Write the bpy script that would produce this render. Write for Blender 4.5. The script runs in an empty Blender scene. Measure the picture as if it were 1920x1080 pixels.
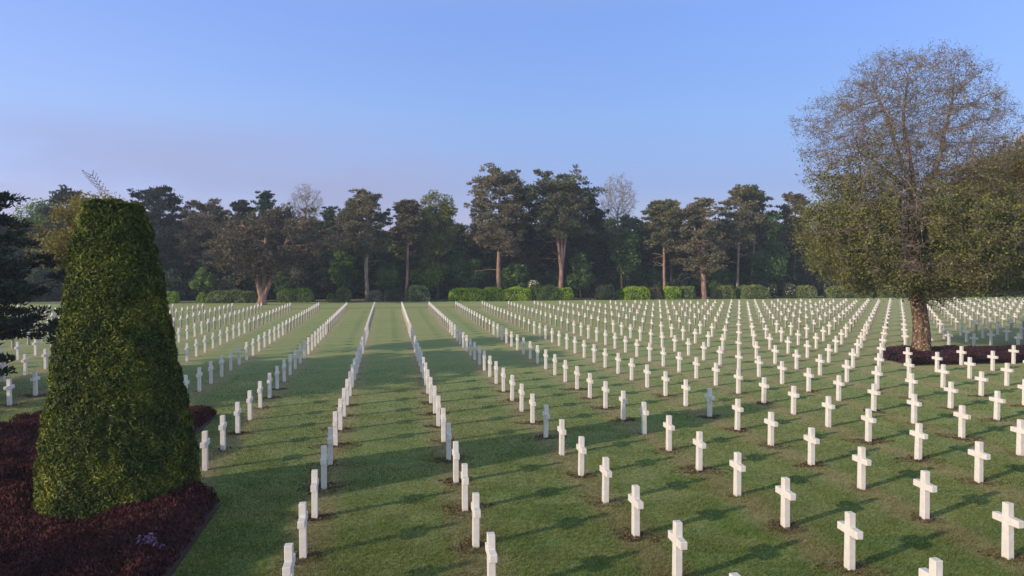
import bpy, math, random
import numpy as np
from mathutils import Vector, Matrix

SC = bpy.context.scene
COL = SC.collection
rad = math.radians

# ------------------------------------------------------------------ camera
cam_d = bpy.data.cameras.new('camera')
cam_d.sensor_width = 36.0
cam_d.lens = 36.0 * 1404.06 / 1920.0
cam_d.clip_start = 0.1
cam_d.clip_end = 6000.0
cam = bpy.data.objects.new('camera', cam_d)
COL.objects.link(cam)
cam.location = (0, 0, 5.65)
cam.rotation_euler = (rad(90) - 0.0309, 0, -0.1643)
SC.camera = cam

# ------------------------------------------------------------------ sky, sun, exposure
SUN_EL = rad(17.0)
sun_dir = Vector((-0.909 * math.cos(SUN_EL), -0.416 * math.cos(SUN_EL), math.sin(SUN_EL))).normalized()
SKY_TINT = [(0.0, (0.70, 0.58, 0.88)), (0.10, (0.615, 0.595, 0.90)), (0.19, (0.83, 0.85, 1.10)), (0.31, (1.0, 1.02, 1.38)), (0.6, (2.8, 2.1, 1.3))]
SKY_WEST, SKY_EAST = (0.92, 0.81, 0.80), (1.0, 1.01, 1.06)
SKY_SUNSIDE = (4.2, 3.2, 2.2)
world = bpy.data.worlds.new('World')
SC.world = world
world.use_nodes = True
wt = world.node_tree
for n in list(wt.nodes):
    wt.nodes.remove(n)
w_out = wt.nodes.new('ShaderNodeOutputWorld')
w_bg = wt.nodes.new('ShaderNodeBackground')
w_sky = wt.nodes.new('ShaderNodeTexSky')
w_sky.sky_type = 'NISHITA'
w_sky.sun_disc = False
w_sky.sun_elevation = SUN_EL
w_sky.sun_rotation = -math.atan2(sun_dir.x, sun_dir.y)     # the node turns the other way round
w_sky.altitude = 30
w_sky.air_density = 1.0
w_sky.dust_density = 0.35
w_sky.ozone_density = 2.2
w_bg.inputs['Strength'].default_value = 0.12
# lavender air near the horizon, zenith and sun side boosted as added fill
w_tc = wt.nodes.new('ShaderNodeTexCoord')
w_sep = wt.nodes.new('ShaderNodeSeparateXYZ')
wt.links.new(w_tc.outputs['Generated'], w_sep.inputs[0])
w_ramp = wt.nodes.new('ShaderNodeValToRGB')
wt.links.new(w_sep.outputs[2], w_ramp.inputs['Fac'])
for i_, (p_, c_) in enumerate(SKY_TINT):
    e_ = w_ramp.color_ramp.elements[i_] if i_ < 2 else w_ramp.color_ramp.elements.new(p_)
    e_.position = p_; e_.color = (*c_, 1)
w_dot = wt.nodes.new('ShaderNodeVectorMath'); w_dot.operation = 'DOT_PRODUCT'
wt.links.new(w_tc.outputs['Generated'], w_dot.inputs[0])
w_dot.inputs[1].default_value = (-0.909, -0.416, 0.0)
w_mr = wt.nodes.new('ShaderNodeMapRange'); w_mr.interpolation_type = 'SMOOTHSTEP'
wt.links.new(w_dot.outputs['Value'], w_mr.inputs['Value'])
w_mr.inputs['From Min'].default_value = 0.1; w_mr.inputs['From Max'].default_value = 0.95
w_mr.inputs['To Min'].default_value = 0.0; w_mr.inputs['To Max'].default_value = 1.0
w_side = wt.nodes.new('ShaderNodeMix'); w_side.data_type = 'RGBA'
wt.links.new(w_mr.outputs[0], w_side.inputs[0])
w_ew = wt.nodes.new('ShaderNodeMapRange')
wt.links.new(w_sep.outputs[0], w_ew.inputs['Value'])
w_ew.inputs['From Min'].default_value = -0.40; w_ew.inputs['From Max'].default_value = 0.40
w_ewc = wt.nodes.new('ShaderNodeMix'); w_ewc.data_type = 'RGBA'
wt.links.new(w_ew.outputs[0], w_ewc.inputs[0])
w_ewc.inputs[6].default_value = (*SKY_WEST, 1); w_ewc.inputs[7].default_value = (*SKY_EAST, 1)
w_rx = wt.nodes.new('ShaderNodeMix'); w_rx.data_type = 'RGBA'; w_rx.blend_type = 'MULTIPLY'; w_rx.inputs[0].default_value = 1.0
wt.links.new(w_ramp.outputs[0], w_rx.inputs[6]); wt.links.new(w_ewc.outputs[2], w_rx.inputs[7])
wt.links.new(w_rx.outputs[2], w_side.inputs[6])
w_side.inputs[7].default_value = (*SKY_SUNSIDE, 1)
w_map = wt.nodes.new('ShaderNodeMapping'); w_map.inputs['Scale'].default_value = (2.2, 2.2, 9.0)
wt.links.new(w_tc.outputs['Generated'], w_map.inputs[0])
w_nz = wt.nodes.new('ShaderNodeTexNoise'); w_nz.inputs['Scale'].default_value = 1.6; w_nz.inputs['Detail'].default_value = 5.0
wt.links.new(w_map.outputs[0], w_nz.inputs['Vector'])
w_cl = wt.nodes.new('ShaderNodeMapRange'); w_cl.interpolation_type = 'SMOOTHSTEP'
wt.links.new(w_nz.outputs['Fac'], w_cl.inputs['Value'])
w_cl.inputs['From Min'].default_value = 0.30; w_cl.inputs['From Max'].default_value = 0.66
w_cl.inputs['To Max'].default_value = 0.8
w_hi = wt.nodes.new('ShaderNodeMapRange'); w_hi.interpolation_type = 'SMOOTHSTEP'      # only low in the sky
wt.links.new(w_sep.outputs[2], w_hi.inputs['Value'])
w_hi.inputs['From Min'].default_value = 0.21; w_hi.inputs['From Max'].default_value = 0.10
w_mul = wt.nodes.new('ShaderNodeMath'); w_mul.operation = 'MULTIPLY'
wt.links.new(w_cl.outputs[0], w_mul.inputs[0]); wt.links.new(w_hi.outputs[0], w_mul.inputs[1])
w_we = wt.nodes.new('ShaderNodeMapRange'); w_we.interpolation_type = 'SMOOTHSTEP'
wt.links.new(w_sep.outputs[0], w_we.inputs['Value'])
w_we.inputs['From Min'].default_value = 0.30; w_we.inputs['From Max'].default_value = -0.10
w_we.inputs['To Min'].default_value = 0.12
w_mul2 = wt.nodes.new('ShaderNodeMath'); w_mul2.operation = 'MULTIPLY'
wt.links.new(w_mul.outputs[0], w_mul2.inputs[0]); wt.links.new(w_we.outputs[0], w_mul2.inputs[1])
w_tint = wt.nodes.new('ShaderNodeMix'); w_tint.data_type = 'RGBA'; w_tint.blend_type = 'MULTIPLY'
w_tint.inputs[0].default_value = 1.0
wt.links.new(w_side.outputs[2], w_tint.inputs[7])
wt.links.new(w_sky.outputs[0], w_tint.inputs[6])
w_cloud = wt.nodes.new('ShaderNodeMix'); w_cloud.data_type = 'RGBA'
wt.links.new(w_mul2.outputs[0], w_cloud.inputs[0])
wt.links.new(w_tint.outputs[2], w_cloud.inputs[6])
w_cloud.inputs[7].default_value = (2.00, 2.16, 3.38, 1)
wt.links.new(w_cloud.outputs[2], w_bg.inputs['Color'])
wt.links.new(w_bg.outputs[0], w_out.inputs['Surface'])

sun_d = bpy.data.lights.new('sun', 'SUN')
sun_d.energy = 3.6
sun_d.angle = rad(0.6)
sun_d.color = (1.0, 0.76, 0.56)
sun = bpy.data.objects.new('sun', sun_d)
COL.objects.link(sun)
sun.rotation_euler = (-sun_dir).to_track_quat('-Z', 'Y').to_euler()
sun.location = (-60, -30, 40)

SC.view_settings.view_transform = 'Standard'
SC.view_settings.look = 'None'
SC.view_settings.gamma = 1.0
SC.view_settings.use_curve_mapping = False
SC.view_settings.exposure = 0.70
SC.cycles.max_bounces = 6
SC.cycles.transparent_max_bounces = 6
SC.cycles.volume_bounces = 0

# ------------------------------------------------------------------ helpers
def tag(o, label=None, cat=None, group=None, kind=None):
    if label: o['label'] = label
    if cat: o['category'] = cat
    if group: o['group'] = group
    if kind: o['kind'] = kind
    return o

def empty(name, loc, rz=0.0):
    o = bpy.data.objects.new(name, None)
    COL.objects.link(o)
    o.location = loc
    o.rotation_euler = (0, 0, rz)
    o.empty_display_size = 0.3
    return o

def mesh_np(name, V, F, mats, smooth=False, midx=None):
    """F: (n,k) int array or list of such arrays"""
    if not isinstance(F, (list, tuple)):
        F = [F]
    F = [f for f in F if len(f)]
    me = bpy.data.meshes.new(name)
    V = np.asarray(V, np.float32)
    me.vertices.add(len(V))
    me.vertices.foreach_set('co', V.ravel())
    loops = np.concatenate([f.ravel() for f in F]).astype(np.int32)
    tot = np.concatenate([np.full(len(f), f.shape[1], np.int32) for f in F])
    start = np.concatenate([[0], np.cumsum(tot)[:-1]]).astype(np.int32)
    me.loops.add(len(loops))
    me.loops.foreach_set('vertex_index', loops)
    me.polygons.add(len(tot))
    me.polygons.foreach_set('loop_start', start)
    me.polygons.foreach_set('loop_total', tot)
    if smooth:
        me.polygons.foreach_set('use_smooth', np.ones(len(tot), bool))
    for m in (mats if isinstance(mats, (list, tuple)) else [mats]):
        me.materials.append(m)
    if midx is not None:
        me.polygons.foreach_set('material_index', np.asarray(midx, np.int32))
    me.update(calc_edges=True)
    return me

def link(name, me, parent=None, loc=(0, 0, 0), rz=0.0):
    o = bpy.data.objects.new(name, me)
    COL.objects.link(o)
    o.location = loc
    o.rotation_euler = (0, 0, rz)
    if parent: o.parent = parent
    return o

def children(o):
    return [c for c in bpy.data.objects if c.parent == o]

def copy_tree(root, kids, loc, rz, sc):
    c = root.copy()
    COL.objects.link(c)
    c.location = loc
    c.rotation_euler = (0, 0, rz)
    c.scale = (sc[0], sc[0], sc[1])
    for k in kids:
        d = k.copy()
        COL.objects.link(d)
        d.parent = c
    return c

def hash3(i, j, k, seed):
    n = (i * 374761393 + j * 668265263 + k * 2147483647 + seed * 1274126177) & 0xffffffff
    n = ((n ^ (n >> 13)) * 1274126177) & 0xffffffff
    n = (n ^ (n >> 16)) & 0xffffffff
    return n / 4294967295.0

def vnoise(P, scale, seed=0):
    """value noise 0..1 at (n,3) points"""
    P = np.asarray(P, float) * scale
    i0 = np.floor(P).astype(np.int64)
    f = P - i0
    f = f * f * (3 - 2 * f)
    r = 0
    for a in (0, 1):
        for b in (0, 1):
            for c in (0, 1):
                w = (f[:, 0] if a else 1 - f[:, 0]) * (f[:, 1] if b else 1 - f[:, 1]) * (f[:, 2] if c else 1 - f[:, 2])
                r = r + w * hash3(i0[:, 0] + a, i0[:, 1] + b, i0[:, 2] + c, seed)
    return r

def unit(v):
    return v / (np.linalg.norm(v, axis=-1, keepdims=True) + 1e-9)

def leaf_quads(P, N, size, aspect, rng, jitter=0.35, up=None):
    """rhombic leaves: centre P (n,3), normal N (n,3), half length size (n) ; returns V, F"""
    n = len(P)
    R = unit(rng.normal(size=(n, 3)))
    if up is not None:
        R = unit(R * (1 - up) + np.array([0, 0, 1.0]) * up + 1e-6)
    N = unit(N + jitter * rng.normal(size=(n, 3)))
    U = unit(R - (R * N).sum(1, keepdims=True) * N)
    W = np.cross(N, U)
    s = np.asarray(size).reshape(-1, 1) * (0.7 + 0.6 * rng.random((n, 1)))
    bend = N * s * 0.22
    V = np.stack([P - U * s - bend, P + W * s * aspect, P + U * s - bend, P - W * s * aspect], 1).reshape(-1, 3)
    F = np.arange(4 * n).reshape(n, 4)
    return V, F

class Bag:
    def __init__(self):
        self.V = []; self.F = {}; self.n = 0
    def add(self, V, F):
        if len(V) == 0: return
        self.F.setdefault(F.shape[1], []).append(F + self.n)
        self.V.append(V); self.n += len(V)
    def mesh(self, name, mat, smooth=False):
        return mesh_np(name, np.concatenate(self.V), [np.concatenate(f) for f in self.F.values()], mat, smooth)

def tube(pts, radii, sides=6, cap=True):
    pts = np.asarray(pts, float); n = len(pts)
    t = np.gradient(pts, axis=0)
    t = unit(t)
    ref = np.array([0.31, 0.95, 0.05]) if abs(t[0][2]) > 0.6 else np.array([0.05, 0.1, 1.0])
    a = unit(ref - (t @ ref)[:, None] * t)
    b = np.cross(t, a)
    ang = np.arange(sides) * 2 * math.pi / sides
    r = np.asarray(radii, float).reshape(-1, 1, 1)
    V = pts[:, None, :] + r * (a[:, None, :] * np.cos(ang)[None, :, None] + b[:, None, :] * np.sin(ang)[None, :, None])
    V = V.reshape(-1, 3)
    i = np.arange(n - 1)[:, None] * sides; j = np.arange(sides)[None, :]
    j2 = (j + 1) % sides
    F = np.stack([i + j, i + j2, i + sides + j2, i + sides + j], -1).reshape(-1, 4)
    return V, F

def smooth_path(ctrl, n):
    ctrl = np.asarray(ctrl, float)
    k = len(ctrl)
    t = np.linspace(0, k - 1, n)
    i = np.clip(np.floor(t).astype(int), 0, k - 2)
    f = (t - i)[:, None]
    P = np.vstack([2 * ctrl[0] - ctrl[1], ctrl, 2 * ctrl[-1] - ctrl[-2]])
    p0, p1, p2, p3 = P[i], P[i + 1], P[i + 2], P[i + 3]
    return 0.5 * (2 * p1 + (p2 - p0) * f + (2 * p0 - 5 * p1 + 4 * p2 - p3) * f ** 2 + (3 * p1 - p0 - 3 * p2 + p3) * f ** 3)

# ------------------------------------------------------------------ materials
class NT:
    def __init__(self, name):
        self.m = bpy.data.materials.new(name)
        self.m.use_nodes = True
        self.t = self.m.node_tree
        for n in list(self.t.nodes): self.t.nodes.remove(n)
        self.out = self.t.nodes.new('ShaderNodeOutputMaterial')
    def n(self, typ, ins=None, **props):
        nd = self.t.nodes.new(typ)
        for k, v in props.items(): setattr(nd, k, v)
        for k, v in (ins or {}).items():
            self.set(nd.inputs[k], v)
        return nd
    def set(self, sock, v):
        if isinstance(v, bpy.types.NodeSocket): self.t.links.new(v, sock)
        else:
            if isinstance(v, (tuple, list)) and len(v) == 3 and sock.type == 'RGBA': v = (*v, 1)
            sock.default_value = v
    def math(self, op, a, b=0.0, c=None, clamp=False):
        nd = self.n('ShaderNodeMath', operation=op, use_clamp=clamp)
        self.set(nd.inputs[0], a); self.set(nd.inputs[1], b)
        if c is not None: self.set(nd.inputs[2], c)
        return nd.outputs[0]
    def mix(self, f, a, b, blend='MIX'):
        nd = self.n('ShaderNodeMix', data_type='RGBA', blend_type=blend)
        self.set(nd.inputs[0], f); self.set(nd.inputs[6], a); self.set(nd.inputs[7], b)
        return nd.outputs[2]
    def noise(self, vec, scale, detail=3.0, rough=0.55, dist=0.0):
        nd = self.n('ShaderNodeTexNoise', {'Scale': scale, 'Detail': detail, 'Roughness': rough, 'Distortion': dist})
        if vec is not None: self.set(nd.inputs['Vector'], vec)
        return nd.outputs['Fac']
    def step(self, v, a, b):
        nd = self.n('ShaderNodeMapRange', {'Value': v, 'From Min': a, 'From Max': b}, interpolation_type='SMOOTHSTEP')
        return nd.outputs[0]
    def surf(self, s):
        self.t.links.new(s, self.out.inputs['Surface'])

def foliage(name, dark, mid, light, nscale=0.5, transl=0.25, rough=0.6, spec=0.25):
    t = NT(name)
    geo = t.n('ShaderNodeNewGeometry')
    oi = t.n('ShaderNodeObjectInfo')
    tc = t.n('ShaderNodeTexCoord')
    nz = t.noise(tc.outputs['Object'], nscale, 2.0)
    a = t.math('MULTIPLY_ADD', geo.outputs['Random Per Island'], 0.62, t.math('MULTIPLY', t.math('SUBTRACT', nz, 0.5), 1.3))
    a = t.math('ADD', a, t.math('MULTIPLY', t.math('SUBTRACT', oi.outputs['Random'], 0.5), 0.22))
    a = t.math('ADD', a, 0.18, clamp=True)
    cr = t.n('ShaderNodeValToRGB', {'Fac': a})
    e = cr.color_ramp.elements
    e[0].position = 0.12; e[0].color = (*dark, 1)
    e[1].position = 0.95; e[1].color = (*light, 1)
    k = e.new(0.52); k.color = (*mid, 1)
    bs = t.n('ShaderNodeBsdfPrincipled', {'Base Color': cr.outputs[0], 'Roughness': rough, 'Specular IOR Level': spec})
    tr = t.n('ShaderNodeBsdfTranslucent', {'Color': t.mix(0.5, cr.outputs[0], (mid[0] * 1.4, mid[1] * 1.5, mid[2] * 0.8))})
    mx = t.n('ShaderNodeMixShader', {0: transl, 1: bs.outputs[0], 2: tr.outputs[0]})
    t.surf(mx.outputs[0])
    return t.m

def bark(name, a, b, scale=6.0, bump=0.6, spots=None):
    t = NT(name)
    tc = t.n('ShaderNodeTexCoord')
    mp = t.n('ShaderNodeMapping', {'Vector': tc.outputs['Object'], 'Scale': (1, 1, 0.25)})
    nz = t.noise(mp.outputs[0], scale, 5.0, 0.65)
    c = t.mix(t.step(nz, 0.35, 0.68), a, b)
    if spots:
        s = t.noise(tc.outputs['Object'], 8.0, 3.0)
        c = t.mix(t.math('MULTIPLY', t.step(s, 0.56, 0.64), 0.8), c, spots)
    bp = t.n('ShaderNodeBump', {'Height': nz, 'Strength': bump, 'Distance': 0.04})
    bs = t.n('ShaderNodeBsdfPrincipled', {'Base Color': c, 'Roughness': 0.9, 'Specular IOR Level': 0.15, 'Normal': bp.outputs[0]})
    t.surf(bs.outputs[0])
    return t.m

ROW_X0, ROW_DX, ROW_Y0, ROW_DY = 1.7214, 3.3494, 12.538, 2.2569

def lawn_colour(t):
    geo = t.n('ShaderNodeNewGeometry')
    pos = geo.outputs['Position']
    sx = t.n('ShaderNodeSeparateXYZ', {0: pos})
    X, Y = sx.outputs[0], sx.outputs[1]
    flat = t.n('ShaderNodeCombineXYZ', {0: X, 1: Y}).outputs[0]
    big = t.noise(flat, 0.11, 3.0)
    med = t.noise(flat, 0.9, 4.0, 0.6)
    fine = t.noise(flat, 9.0, 4.0, 0.65)
    tiny = t.noise(flat, 42.0, 2.0, 0.6)
    c = t.mix(t.step(med, 0.32, 0.7), (0.050, 0.104, 0.019), (0.098, 0.143, 0.031))
    c = t.mix(t.math('MULTIPLY', t.step(big, 0.35, 0.75), 0.55), c, (0.146, 0.158, 0.046))
    c = t.mix(t.math('MULTIPLY', t.step(fine, 0.48, 0.72), 0.6), c, (0.18, 0.18, 0.070))
    c = t.mix(t.math('MULTIPLY', t.step(tiny, 0.50, 0.72), 0.7), c, (0.034, 0.068, 0.013))
    streak = t.noise(t.n('ShaderNodeMapping', {'Vector': flat, 'Scale': (0.06, 0.9, 1.0)}).outputs[0], 1.0, 3.0, 0.6)  # mowing streaks, with far shadow bands painted into the colour
    c = t.mix(t.math('MULTIPLY', t.step(streak, 0.42, 0.62), 0.38), c, (0.150, 0.158, 0.052))
    # lush greener growth wandering between the rows
    wob = t.noise(flat, 0.28, 3.0, 0.6, 0.8)
    ridge = t.math('ABSOLUTE', t.math('SUBTRACT', wob, 0.5))
    lush = t.math('MULTIPLY', t.step(ridge, 0.05, 0.0), t.step(t.noise(flat, 0.16, 1.0), 0.5, 0.62))
    lush = t.math('MULTIPLY', lush, t.step(fine, 0.3, 0.6))
    c = t.mix(t.math('MULTIPLY', lush, 0.9), c, (0.058, 0.125, 0.014))
    # worn browner strips along every row of crosses
    u = t.math('DIVIDE', t.math('SUBTRACT', X, ROW_X0), ROW_DX)
    v = t.math('DIVIDE', t.math('SUBTRACT', Y, ROW_Y0), ROW_DY)
    iu, iv = t.math('ROUND', u), t.math('ROUND', v)
    du = t.math('MULTIPLY', t.math('SUBTRACT', u, iu), ROW_DX)
    dv = t.math('MULTIPLY', t.math('SUBTRACT', v, iv), ROW_DY)
    inside = t.math('MULTIPLY', t.step(Y, 9.0, 9.5), t.step(Y, 95.5, 95.0))
    strip = t.step(t.math('ADD', t.math('ABSOLUTE', du), t.math('MULTIPLY', t.math('SUBTRACT', med, 0.5), 0.9)), 0.75, 0.1)
    c = t.mix(t.math('MULTIPLY', t.math('MULTIPLY', strip, inside), 0.7), c, (0.185, 0.140, 0.075))
    # bare worn soil round the foot of the crosses
    cell = t.n('ShaderNodeCombineXYZ', {0: iu, 1: iv}).outputs[0]
    wn = t.n('ShaderNodeTexWhiteNoise', {'Vector': cell}, noise_dimensions='3D').outputs['Value']
    d = t.math('SQRT', t.math('ADD', t.math('POWER', du, 2.0), t.math('POWER', t.math('MULTIPLY', dv, 1.0), 2.0)))
    d = t.math('ADD', d, t.math('MULTIPLY', t.math('SUBTRACT', fine, 0.5), 0.85))
    lim = t.math('MULTIPLY_ADD', t.math('POWER', wn, 1.8), 0.42, 0.02)
    soil = t.math('MULTIPLY', t.step(t.math('SUBTRACT', d, lim), 0.10, -0.06), inside)
    c = t.mix(t.math('MULTIPLY', soil, 0.7), c, t.mix(t.step(tiny, 0.35, 0.65), (0.030, 0.020, 0.012), (0.105, 0.070, 0.038)))
    # darker band across the lawn beyond the last crosses
    vw = t.math('ADD', Y, t.math('MULTIPLY', t.math('SUBTRACT', med, 0.5), 0.8))
    dark_band = t.math('MULTIPLY', t.step(vw, 97.6, 98.2), t.step(vw, 101.8, 101.0))
    dark_band = t.math('MULTIPLY', dark_band, t.step(X, 48.0, 22.0))
    c = t.mix(t.math('MULTIPLY', dark_band, 0.7), c, (0.028, 0.034, 0.014))
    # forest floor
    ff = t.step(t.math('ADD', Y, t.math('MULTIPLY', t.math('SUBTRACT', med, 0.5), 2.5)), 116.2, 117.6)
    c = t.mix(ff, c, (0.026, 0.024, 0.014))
    return c, fine, tiny, med

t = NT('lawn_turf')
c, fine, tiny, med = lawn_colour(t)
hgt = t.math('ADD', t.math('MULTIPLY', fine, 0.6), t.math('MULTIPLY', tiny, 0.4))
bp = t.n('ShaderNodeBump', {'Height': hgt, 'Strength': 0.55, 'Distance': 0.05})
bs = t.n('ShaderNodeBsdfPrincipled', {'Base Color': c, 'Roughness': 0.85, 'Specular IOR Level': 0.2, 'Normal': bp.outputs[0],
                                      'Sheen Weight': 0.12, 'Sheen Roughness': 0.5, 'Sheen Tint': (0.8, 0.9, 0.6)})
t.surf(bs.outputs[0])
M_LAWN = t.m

t = NT('grass_blade')
c, fine, tiny, med = lawn_colour(t)
geo = t.n('ShaderNodeNewGeometry')
c = t.mix(t.math('MULTIPLY', geo.outputs['Random Per Island'], 0.6), c, (0.118, 0.156, 0.027))
bs = t.n('ShaderNodeBsdfPrincipled', {'Base Color': c, 'Roughness': 0.7, 'Specular IOR Level': 0.2})
tr = t.n('ShaderNodeBsdfTranslucent', {'Color': c})
mx = t.n('ShaderNodeMixShader', {0: 0.3, 1: bs.outputs[0], 2: tr.outputs[0]})
t.surf(mx.outputs[0])
M_BLADE = t.m

t = NT('white_marble')
tc = t.n('ShaderNodeTexCoord'); oi = t.n('ShaderNodeObjectInfo')
geo = t.n('ShaderNodeNewGeometry')
nz = t.noise(geo.outputs['Position'], 7.0, 4.0, 0.6)
sz = t.n('ShaderNodeSeparateXYZ', {0: tc.outputs['Object']}).outputs[2]
c = t.mix(t.step(nz, 0.3, 0.75), (0.46, 0.45, 0.45), (0.53, 0.525, 0.52))
c = t.mix(t.math('MULTIPLY', oi.outputs['Random'], 0.12), c, (0.62, 0.60, 0.55))
stain = t.math('MULTIPLY', t.step(t.math('ADD', sz, t.math('MULTIPLY', nz, 0.14)), 0.2, 0.04), 0.4)
c = t.mix(stain, c, (0.40, 0.36, 0.26))
bs = t.n('ShaderNodeBsdfPrincipled', {'Base Color': c, 'Roughness': 0.55, 'Specular IOR Level': 0.3})
t.surf(bs.outputs[0])
M_MARBLE = t.m

t = NT('bed_soil')
tc = t.n('ShaderNodeTexCoord')
nz = t.noise(tc.outputs['Object'], 7.0, 5.0, 0.7)
bs = t.n('ShaderNodeBsdfPrincipled', {'Base Color': t.mix(nz, (0.012, 0.009, 0.007), (0.05, 0.035, 0.024)), 'Roughness': 0.95,
         'Normal': t.n('ShaderNodeBump', {'Height': nz, 'Strength': 0.8, 'Distance': 0.05}).outputs[0]})
t.surf(bs.outputs[0])
M_SOIL = t.m

t = NT('soil_crumb')
geo = t.n('ShaderNodeNewGeometry')
c = t.mix(geo.outputs['Random Per Island'], (0.022, 0.013, 0.008), (0.135, 0.085, 0.045))
t.surf(t.n('ShaderNodeBsdfPrincipled', {'Base Color': c, 'Roughness': 0.9}).outputs[0])
M_CRUMB = t.m

M_YEW = foliage('yew_needles', (0.011, 0.027, 0.004), (0.052, 0.082, 0.009), (0.215, 0.225, 0.024), 1.2, 0.12)
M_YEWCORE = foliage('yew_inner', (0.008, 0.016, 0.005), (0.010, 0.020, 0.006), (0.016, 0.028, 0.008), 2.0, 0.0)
M_HEATHER = foliage('heather_sprig', (0.016, 0.006, 0.009), (0.049, 0.016, 0.021), (0.087, 0.034, 0.033), 0.8, 0.12, 0.8, 0.08)
M_HEATHCORE = foliage('heather_inner', (0.014, 0.008, 0.007), (0.022, 0.011, 0.009), (0.03, 0.014, 0.01), 2.0, 0.0)
M_PLUM = foliage('plum_sprig', (0.014, 0.006, 0.010), (0.042, 0.014, 0.022), (0.085, 0.030, 0.044), 0.8, 0.12)
M_BLOSSOM_P = foliage('purple_blossom', (0.08, 0.035, 0.11), (0.15, 0.075, 0.19), (0.26, 0.16, 0.31), 2.0, 0.2)
M_PINE = foliage('pine_needles', (0.032, 0.046, 0.030), (0.077, 0.090, 0.049), (0.169, 0.161, 0.082), 0.35, 0.12)
M_PINEB = foliage('brown_pine_needles', (0.043, 0.047, 0.034), (0.105, 0.102, 0.063), (0.212, 0.165, 0.105), 0.35, 0.12)
M_PURP = foliage('dull_pine_needles', (0.037, 0.035, 0.027), (0.090, 0.078, 0.052), (0.176, 0.134, 0.090), 0.4, 0.12)
M_DARK = foliage('dark_conifer_needles', (0.006, 0.011, 0.008), (0.013, 0.022, 0.015), (0.026, 0.040, 0.024), 0.4, 0.10)
M_WOOD = foliage('wood_foliage', (0.012, 0.023, 0.016), (0.027, 0.044, 0.023), (0.055, 0.082, 0.035), 0.3, 0.12)
M_SPRUCE = foliage('spruce_needles', (0.014, 0.031, 0.022), (0.031, 0.060, 0.036), (0.060, 0.096, 0.050), 0.4, 0.12)
M_GREEN = foliage('fresh_leaves', (0.040, 0.090, 0.020), (0.095, 0.174, 0.037), (0.194, 0.286, 0.068), 0.5, 0.3)
M_DEEPGREEN = foliage('deep_green_leaves', (0.025, 0.064, 0.020), (0.054, 0.113, 0.034), (0.110, 0.186, 0.058), 0.5, 0.25)
M_YELGREEN = foliage('young_yellow_leaves', (0.074, 0.100, 0.030), (0.149, 0.174, 0.055), (0.247, 0.257, 0.100), 0.5, 0.3)
M_GOLD = foliage('golden_leaves', (0.085, 0.078, 0.024), (0.175, 0.152, 0.050), (0.27, 0.23, 0.085), 0.6, 0.35)
M_OLIVE = foliage('olive_leaves', (0.028, 0.036, 0.010), (0.108, 0.122, 0.030), (0.200, 0.205, 0.062), 0.75, 0.3)
M_BUD = foliage('budding_leaves', (0.063, 0.057, 0.028), (0.138, 0.120, 0.060), (0.241, 0.196, 0.127), 0.6, 0.3)
M_ORANGE = foliage('orange_leaves', (0.139, 0.101, 0.022), (0.279, 0.186, 0.041), (0.419, 0.265, 0.077), 0.6, 0.3)
M_HEDGE = foliage('hedge_leaves', (0.084, 0.153, 0.009), (0.221, 0.359, 0.018), (0.389, 0.516, 0.040), 0.9, 0.25)
M_HEDGED = foliage('dark_hedge_leaves', (0.013, 0.026, 0.013), (0.031, 0.052, 0.023), (0.065, 0.086, 0.039), 0.9, 0.2)
M_HEDGEM = foliage('dull_hedge_leaves', (0.060, 0.098, 0.033), (0.142, 0.202, 0.060), (0.259, 0.305, 0.109), 0.9, 0.2)
M_TAN = foliage('tan_leaves', (0.07, 0.065, 0.035), (0.14, 0.125, 0.07), (0.21, 0.185, 0.11), 0.9, 0.2)
M_GREY = foliage('grey_leaves', (0.08, 0.075, 0.07), (0.17, 0.16, 0.145), (0.28, 0.26, 0.24), 1.2, 0.2)
M_WHITE = foliage('white_blossom', (0.42, 0.38, 0.34), (0.60, 0.55, 0.50), (0.75, 0.71, 0.66), 1.2, 0.2)
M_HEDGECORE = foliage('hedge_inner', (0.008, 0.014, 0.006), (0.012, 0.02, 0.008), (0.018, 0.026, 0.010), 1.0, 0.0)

B_OAK = bark('oak_bark', (0.036, 0.024, 0.016), (0.125, 0.082, 0.054), 5.0, 0.9, spots=(0.36, 0.30, 0.22))
B_TWIG = bark('oak_branch_bark', (0.105, 0.084, 0.080), (0.235, 0.190, 0.182), 6.0, 0.4)
B_PINE = bark('pine_bark', (0.12, 0.074, 0.060), (0.28, 0.185, 0.155), 3.0, 0.6)
B_PINEGREY = bark('grey_pine_bark', (0.12, 0.095, 0.080), (0.30, 0.24, 0.205), 3.0, 0.6)
B_DARK = bark('dark_bark', (0.030, 0.022, 0.016), (0.085, 0.062, 0.048), 4.0, 0.6)
B_PALE = bark('pale_twig_bark', (0.16, 0.135, 0.115), (0.30, 0.26, 0.23), 4.0, 0.3)

# ------------------------------------------------------------------ setting: the lawn as one sheet to the horizon
def grid_mesh():
    xs = np.unique(np.concatenate([np.linspace(-3000, -160, 12), np.linspace(-160, 220, 77), np.linspace(220, 3000, 12)]))
    ys = np.unique(np.concatenate([np.linspace(-600, -20, 6), np.linspace(-20, 200, 45), np.linspace(200, 4500, 14)]))
    gx, gy = np.meshgrid(xs, ys)
    V = np.stack([gx, gy, np.zeros_like(gx)], -1).reshape(-1, 3)
    nx, ny = len(xs), len(ys)
    i = (np.arange(ny - 1)[:, None] * nx + np.arange(nx - 1)[None, :]).ravel()
    F = np.stack([i, i + 1, i + nx + 1, i + nx], -1)
    return mesh_np('lawn', V, F, M_LAWN, True)

lawn = link('lawn', grid_mesh())
tag(lawn, 'mown green lawn under the rows of white crosses', 'lawn', kind='structure')

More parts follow.
